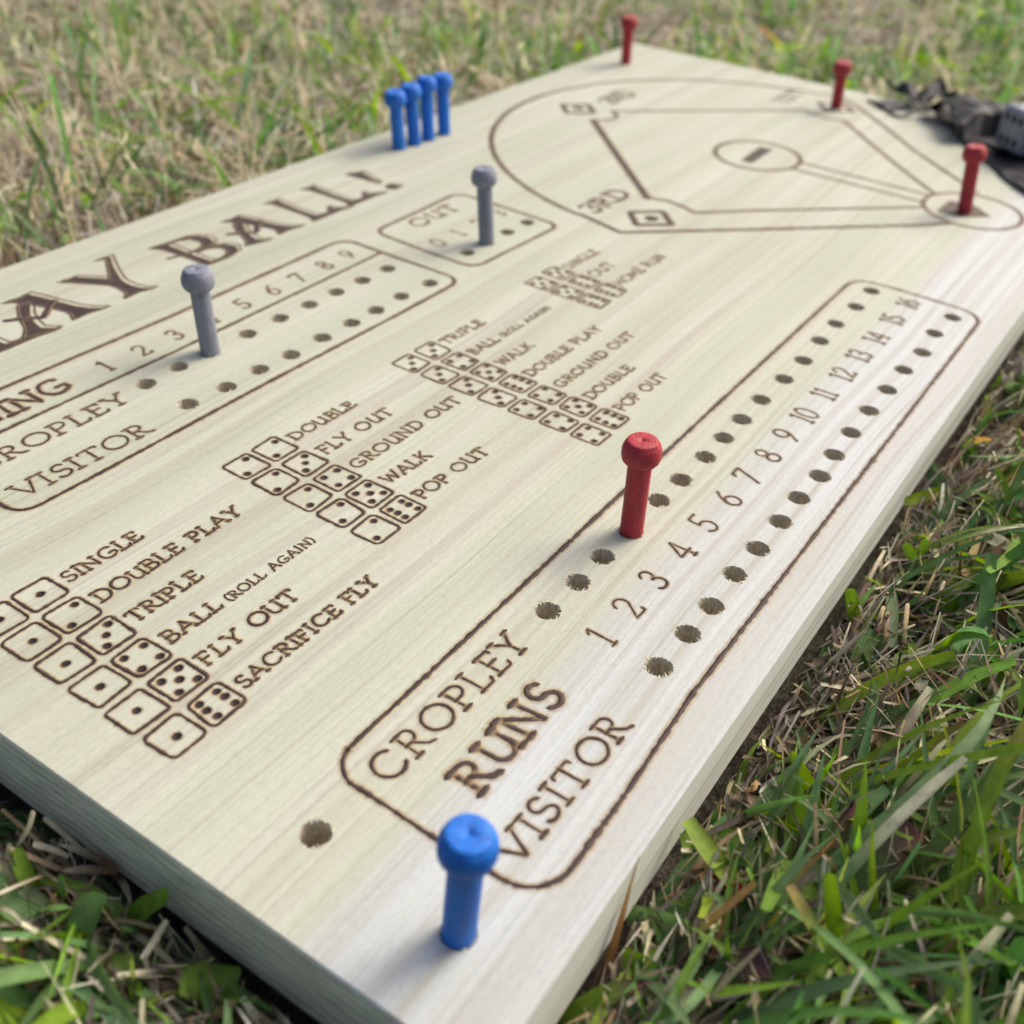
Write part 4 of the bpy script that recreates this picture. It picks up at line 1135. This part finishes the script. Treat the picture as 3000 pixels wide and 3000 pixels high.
# individual blades and stubs that stand out in the turf near the board
HEROES=[
 ([(81.1,-27.0,14),(83.3,-38.3,16),(87.3,-48.0,16),(90.5,-55.2,14)],4.6,'yg','bg',None),
 ([(56.8, -29.9, 5), (64.4, -30.8, 12), (73.1, -32.9, 18), (84.3, -36.3, 22), (90.8, -37.8, 24)], 6.5, 'dg', 'pu', 'broad dark green grass blade with purple cut tip, below the right board edge'),
 ([(66.1,-23.5,10),(73.5,-24.9,16),(82.0,-26.4,20),(89.6,-26.6,24)],5,'dg','pu',None),
 ([(58.8, -21.3, 8), (61.6, -21.7, 14), (65.6, -24.7, 18), (71.6, -29.6, 16)], 5, 'yy', 'yg', 'curved bright yellow green grass blade arching over dark blades near bottom right'),
 ([(98.6,-62.6,6),(98.2,-55.9,16),(100.6,-50.7,22),(101.3,-48.5,26)],3.6,'yy','yg',None),
 ([(106.9,-59.1,4),(111.2,-54.6,12),(117.9,-50.2,20),(123.2,-47.3,24)],6,'bg','bg',None),
 ([(77.5,-23.0,6),(81.7,-20.3,12),(84.6,-17.5,20),(87.7,-15.3,24)],4,'yg','yg',None),
 ([(90.8,-24.1,6),(92.2,-20.0,12),(94.0,-15.4,18),(95.9,-11.2,22)],4.5,'yg','yy',None),
 ([(118.6, -49.1, 8), (114.7, -43.8, 14), (112.4, -37.9, 16), (111.0, -32.3, 16)], 4.2, 'br', 'pk', 'pink and brown withered grass blade arching over grey thatch at right'),
 ([(106.0,-13.8,10),(108.2,-19.3,12),(112.3,-25.2,13)],4,'yg','yg',None),
 ([(67.3,-43.3,10),(63.0,-42.8,8),(57.1,-41.7,6)],1.8,'st','st',None),
 ([(75.7,-54.7,8),(76.4,-60.8,7),(77.1,-66.8,6)],1.2,'st','st',None),
 ([(65.9,-38.7,12),(66.4,-43.5,12),(67.9,-50.1,10),(68.9,-55.6,8)],3.5,'st','bg',None),
 ([(49.5,-29.9,6),(59.5,-31.3,12),(69.5,-34.7,16),(76.2,-38.1,18)],6.5,'dg','dg',None),
 ([(46.8,-29.3,8),(51.3,-26.6,14),(54.8,-26.1,16)],4,'yg','yy',None),
 ([(98.2,-44.4,4),(96.6,-41.7,12),(95.8,-39.1,18)],2.8,'yg','or',None),
 ([(100.2,-48.8,4),(99.2,-47.5,12),(99.2,-46.5,18)],3.5,'yg','yg',None),
 ([(80.6,-38.0,14),(81.3,-45.5,12),(81.8,-54.0,10),(83.8,-63.4,6)],6,'bg','dg',None),
 ([(83.9,-10.2,8),(85.2,-16.6,8),(86.6,-23.1,8)],4,'yg','yg',None),
 ([(36.2, -1.9, 4), (40.1, -1.3, 12), (42.4, -1.1, 19), (44.8, -0.6, 25), (48.2, 0.0, 30.5)], 2.4, 'br', 'go', 'brown dry stalk leaning against the long board edge near the bottom'),
 ([(50.1,0.8,10),(49.7,-7.5,14),(51.2,-15.4,14),(53.5,-20.3,12)],5.5,'bg','bg',None),
 ([(64.3, -9.9, 16), (62.6, -15.4, 16), (61.2, -21.8, 14)], 3, 'rd', 'rd', 'red strip of grass leaf beside a yellow green blade, right of the board'),
 ([(67.3,-1.4,22),(64.6,-7.8,20),(64.0,-14.8,16),(64.2,-21.3,12)],4,'yy','yg',None),
 ([(38.3,-3.5,16),(38.8,-7.3,15),(39.9,-11.3,13),(40.7,-14.7,12)],5,'yg','yg',None),
 ([(25.7,0.3,8),(28.1,-2.5,12),(31.2,-5.8,16),(35.9,-10.4,18)],4,'yg','pu',None),
 ([(68.0,-1.1,14),(72.1,-6.7,15),(73.5,-13.7,15),(74.3,-19.9,12)],4.5,'yg','dg',None),
 ([(61.0,-3.9,6),(55.0,-8.2,6),(48.9,-12.5,4)],6,'bg','bg',None),
 ([(32.6,-8.9,8),(37.7,-12.6,12),(42.0,-19.4,16),(45.6,-22.3,20),(48.7,-26.3,22)],6,'dg','pu',None),
 ([(-23.0, 84.8, 14), (-19.7, 75.4, 16), (-14.6, 66.2, 15), (-8.6, 60.7, 10)], 5.5, 'yg', 'yg', 'long horizontal yellow green blade below the shaded board end, bottom left'),
 ([(-22.3,70.3,4),(-17.8,72.9,12),(-14.4,73.9,18),(-10.7,72.6,26)],5,'bg','bg',None),
 ([(-19.4,87.1,22),(-17.4,82.8,18),(-15.1,79.2,12),(-13.9,78.5,8)],5,'bg','bg',None),
 ([(-19.8,65.1,6),(-18.5,68.0,14),(-16.8,71.4,20)],2.8,'yg','yy',None),
 ([(-26.9, 77.4, 20), (-26.9, 73.9, 16), (-26.9, 69.4, 12)], 5.5, 'bg', 'pu', 'green grass blade with a magenta edge at the lower left corner'),
 ([(-12.1,92.1,24),(-12.6,90.1,18),(-11.2,88.8,8)],3,'yg','yg',None),
 ([(-10.6,53.2,18),(-6.9,50.4,16),(-3.7,47.2,14)],5.5,'yg','yg',None),
 ([(-3.7,62.7,26),(-5.7,67.7,20),(-6.5,71.6,12),(-7.0,72.4,6)],4,'yg','dg',None),
 ([(-14.9,56.5,8),(-15.4,58.4,14),(-15.5,59.7,20)],2.5,'yg','yy',None),
 ([(-5.6,109.7,12),(-2.5,105.7,8),(-0.4,101.8,5)],6,'dg','dg',None),
 ([(-9.0,98.8,16),(-7.3,95.7,22),(-5.8,95.0,26)],1.0,'st','st',None),
 ([(-1.1,89.3,12),(-2.1,94.0,16),(-3.4,97.1,20)],1.0,'st','st',None),
 ([(-4.0,90.8,14),(-5.5,93.1,16),(-7.5,95.4,18)],1.2,'st','st',None),
 ([(-4.7, 62.7, 20), (-7.5, 62.7, 18), (-10.8, 62.7, 16)], 1.2, 'st', 'st', 'short pale straw stub pointing away below the shaded board end'),
 ([(-1.7,79.7,16),(-4.6,84.6,16),(-7.5,87.8,16)],1.6,'br','st',None),
 ([(-1.5,80.0,16),(-2.2,86.8,16),(-4.4,92.2,17)],1.6,'br','st',None),
 ([(-5.7,66.0,16),(-7.6,68.4,14),(-9.7,70.4,12)],1.4,'br','br',None),
 ([(-1.7,81.8,14),(-2.0,78.1,14),(-3.2,75.1,12)],1.4,'br','st',None),
 ([(213.2, -0.2, 14), (223.2, -6.0, 14), (229.8, -10.8, 14)], 3.6, 'yy', 'yg', 'small bright yellow green blade sticking out from under the right board edge'),
 ([(191.3,-1.2,8),(187.0,-8.6,8),(183.2,-16.2,6),(180.8,-18.7,4)],6,'bg','bg',None),
 ([(159.2, -16.3, 6), (171.0, -18.8, 10), (184.0, -23.1, 14), (191.8, -26.8, 18), (205.1, -31.4, 22)], 5, 'yg', 'br', 'long green blade with a brown withered tip crossing the turf at right'),
 ([(240.8,0.4,12),(229.5,-7.1,11),(221.1,-13.9,6)],5,'bg','bg',None),
 ([(184.2,-7.7,20),(185.1,-12.3,15),(186.8,-19.0,6)],3,'yg','yg',None),
 ([(190.0,-12.1,20),(186.3,-10.8,12),(181.9,-11.8,4)],3,'yg','yg',None),
 ([(129.8,-15.6,6),(134.3,-14.4,10),(141.7,-12.8,14),(150.5,-12.5,16)],6,'yg','dg',None),
 ([(159.5,-1.9,18),(158.8,-5.7,10),(155.9,-8.5,4)],3.5,'yg','yg',None),
 ([(150.8,-17.8,8),(158.8,-26.6,8),(166.0,-36.9,8),(171.2,-45.4,8)],4.5,'yg','pu',None),
 ([(165.8,-34.8,16),(156.9,-39.0,14),(147.8,-45.5,10)],5,'yg','yg',None),
 ([(149.1,-18.7,4),(148.4,-16.0,14),(149.1,-13.4,24)],1.1,'nt','tn',None),
 ([(154.1,-21.9,4),(153.7,-18.9,14),(152.6,-16.7,26)],1.1,'nt','tn',None),
 ([(152.4,-16.5,4),(153.3,-12.4,14),(153.2,-11.7,22)],1.1,'nt','tn',None),
 ([(173.1,-21.3,18),(175.2,-26.1,12),(177.8,-31.9,6)],4.5,'yg','yg',None),
 ([(178.9,-35.7,18),(176.9,-37.1,12),(173.3,-38.9,6)],2.2,'br','br',None),
 ([(174.6,-28.3,16),(174.2,-33.5,12),(160.3,-41.4,8)],2.5,'st','br',None),
 ([(162.8,-24.4,8),(152.1,-27.4,6),(143.3,-30.3,4)],4,'yg','yg',None),
]
def hero(pts, w, c0, c1, S=14):
    P = [Vector(q) for q in pts]
    def cr(t):
        n = len(P) - 1; x = min(t * n, n - 1e-6); i = int(x); f = x - i
        p0 = P[max(i - 1, 0)]; p1 = P[i]; p2 = P[i + 1]; p3 = P[min(i + 2, n)]
        return .5 * ((2 * p1) + (p2 - p0) * f + (2 * p0 - 5 * p1 + 4 * p2 - p3) * f * f + (3 * p1 - p0 - 3 * p2 + p3) * f ** 3)
    C = [cr(i / S) for i in range(S + 1)]
    cut = w >= 3.9 and random.random() < .5 or c0 in ('st', 'nt')
    V = np.empty((1, S + 1, 3, 3)); K = np.empty((1, S + 1, 3, 3))
    roll = random.uniform(-.5, .5)
    a0, a1 = PALN[c0] * random.uniform(.85, 1.15), PALN[c1] * random.uniform(.85, 1.15)
    cam_v = Vector(CAM) * 1000
    tipstart = .62 if c1 in ('pu', 'br', 'or') else .3
    for i, c in enumerate(C):
        t = i / S
        d = (C[min(i + 1, S)] - C[max(i - 1, 0)]).normalized()
        view = (cam_v - c).normalized()
        s = d.cross(view).normalized(); u = s.cross(d).normalized()
        s = s * math.cos(roll) + u * math.sin(roll); u = s.cross(d)
        ww = w * .5 * min(1, .7 + t) * (1 if cut else max(.04, min(1, (1 - t) / .4)) ** .7)
        if c0 == 'br' and c1 == 'go': ww = w * .5 * max(.08, (1 - t))
        if cut and i == S: ww *= .7
        V[0, i, 1] = np.array(c - u * ww * -.0 - u * ww * .32) * MM
        V[0, i, 0] = np.array(c - s * ww + u * 0) * MM
        V[0, i, 2] = np.array(c + s * ww) * MM
        f = min(1, max(0, (t - tipstart) / (.25 if tipstart > .5 else .7)))
        cc = a0 * (1 - f) + a1 * f
        K[0, i] = cc
        K[0, i, 0] *= .8; K[0, i, 1] *= 1.15
        if c1 == 'pu': K[0, i, 2] = K[0, i, 2] * (1 - f * .6) + PALN['pk'] * f * .6
    return V, K, S
HV = {True: ([], []), False: ([], [])}
for pts, w, c0, c1, lab in HEROES:
    V_, K_, S_ = hero(pts, w, c0, c1)
    dryb = c0 in ('st', 'br', 'nt')
    if lab:
        o = to_mesh("straw_stem" if dryb else "grass_blade", V_, K_, STRAW if dryb else LEAF, S_)
        tag(o, lab, "grass blade" if not dryb else "dry grass stem")
    else:
        HV[dryb][0].append(V_); HV[dryb][1].append(K_)
o = to_mesh("wide_grass", np.concatenate(HV[False][0]), np.concatenate(HV[False][1]), LEAF, 14)
tag(o, "wide near grass blades crossing each other beside the board", "grass", kind="stuff")
o = to_mesh("straw_stubs", np.concatenate(HV[True][0]), np.concatenate(HV[True][1]), STRAW, 14)
tag(o, "short cut straw stubs poking out beside the board", "grass", kind="stuff")
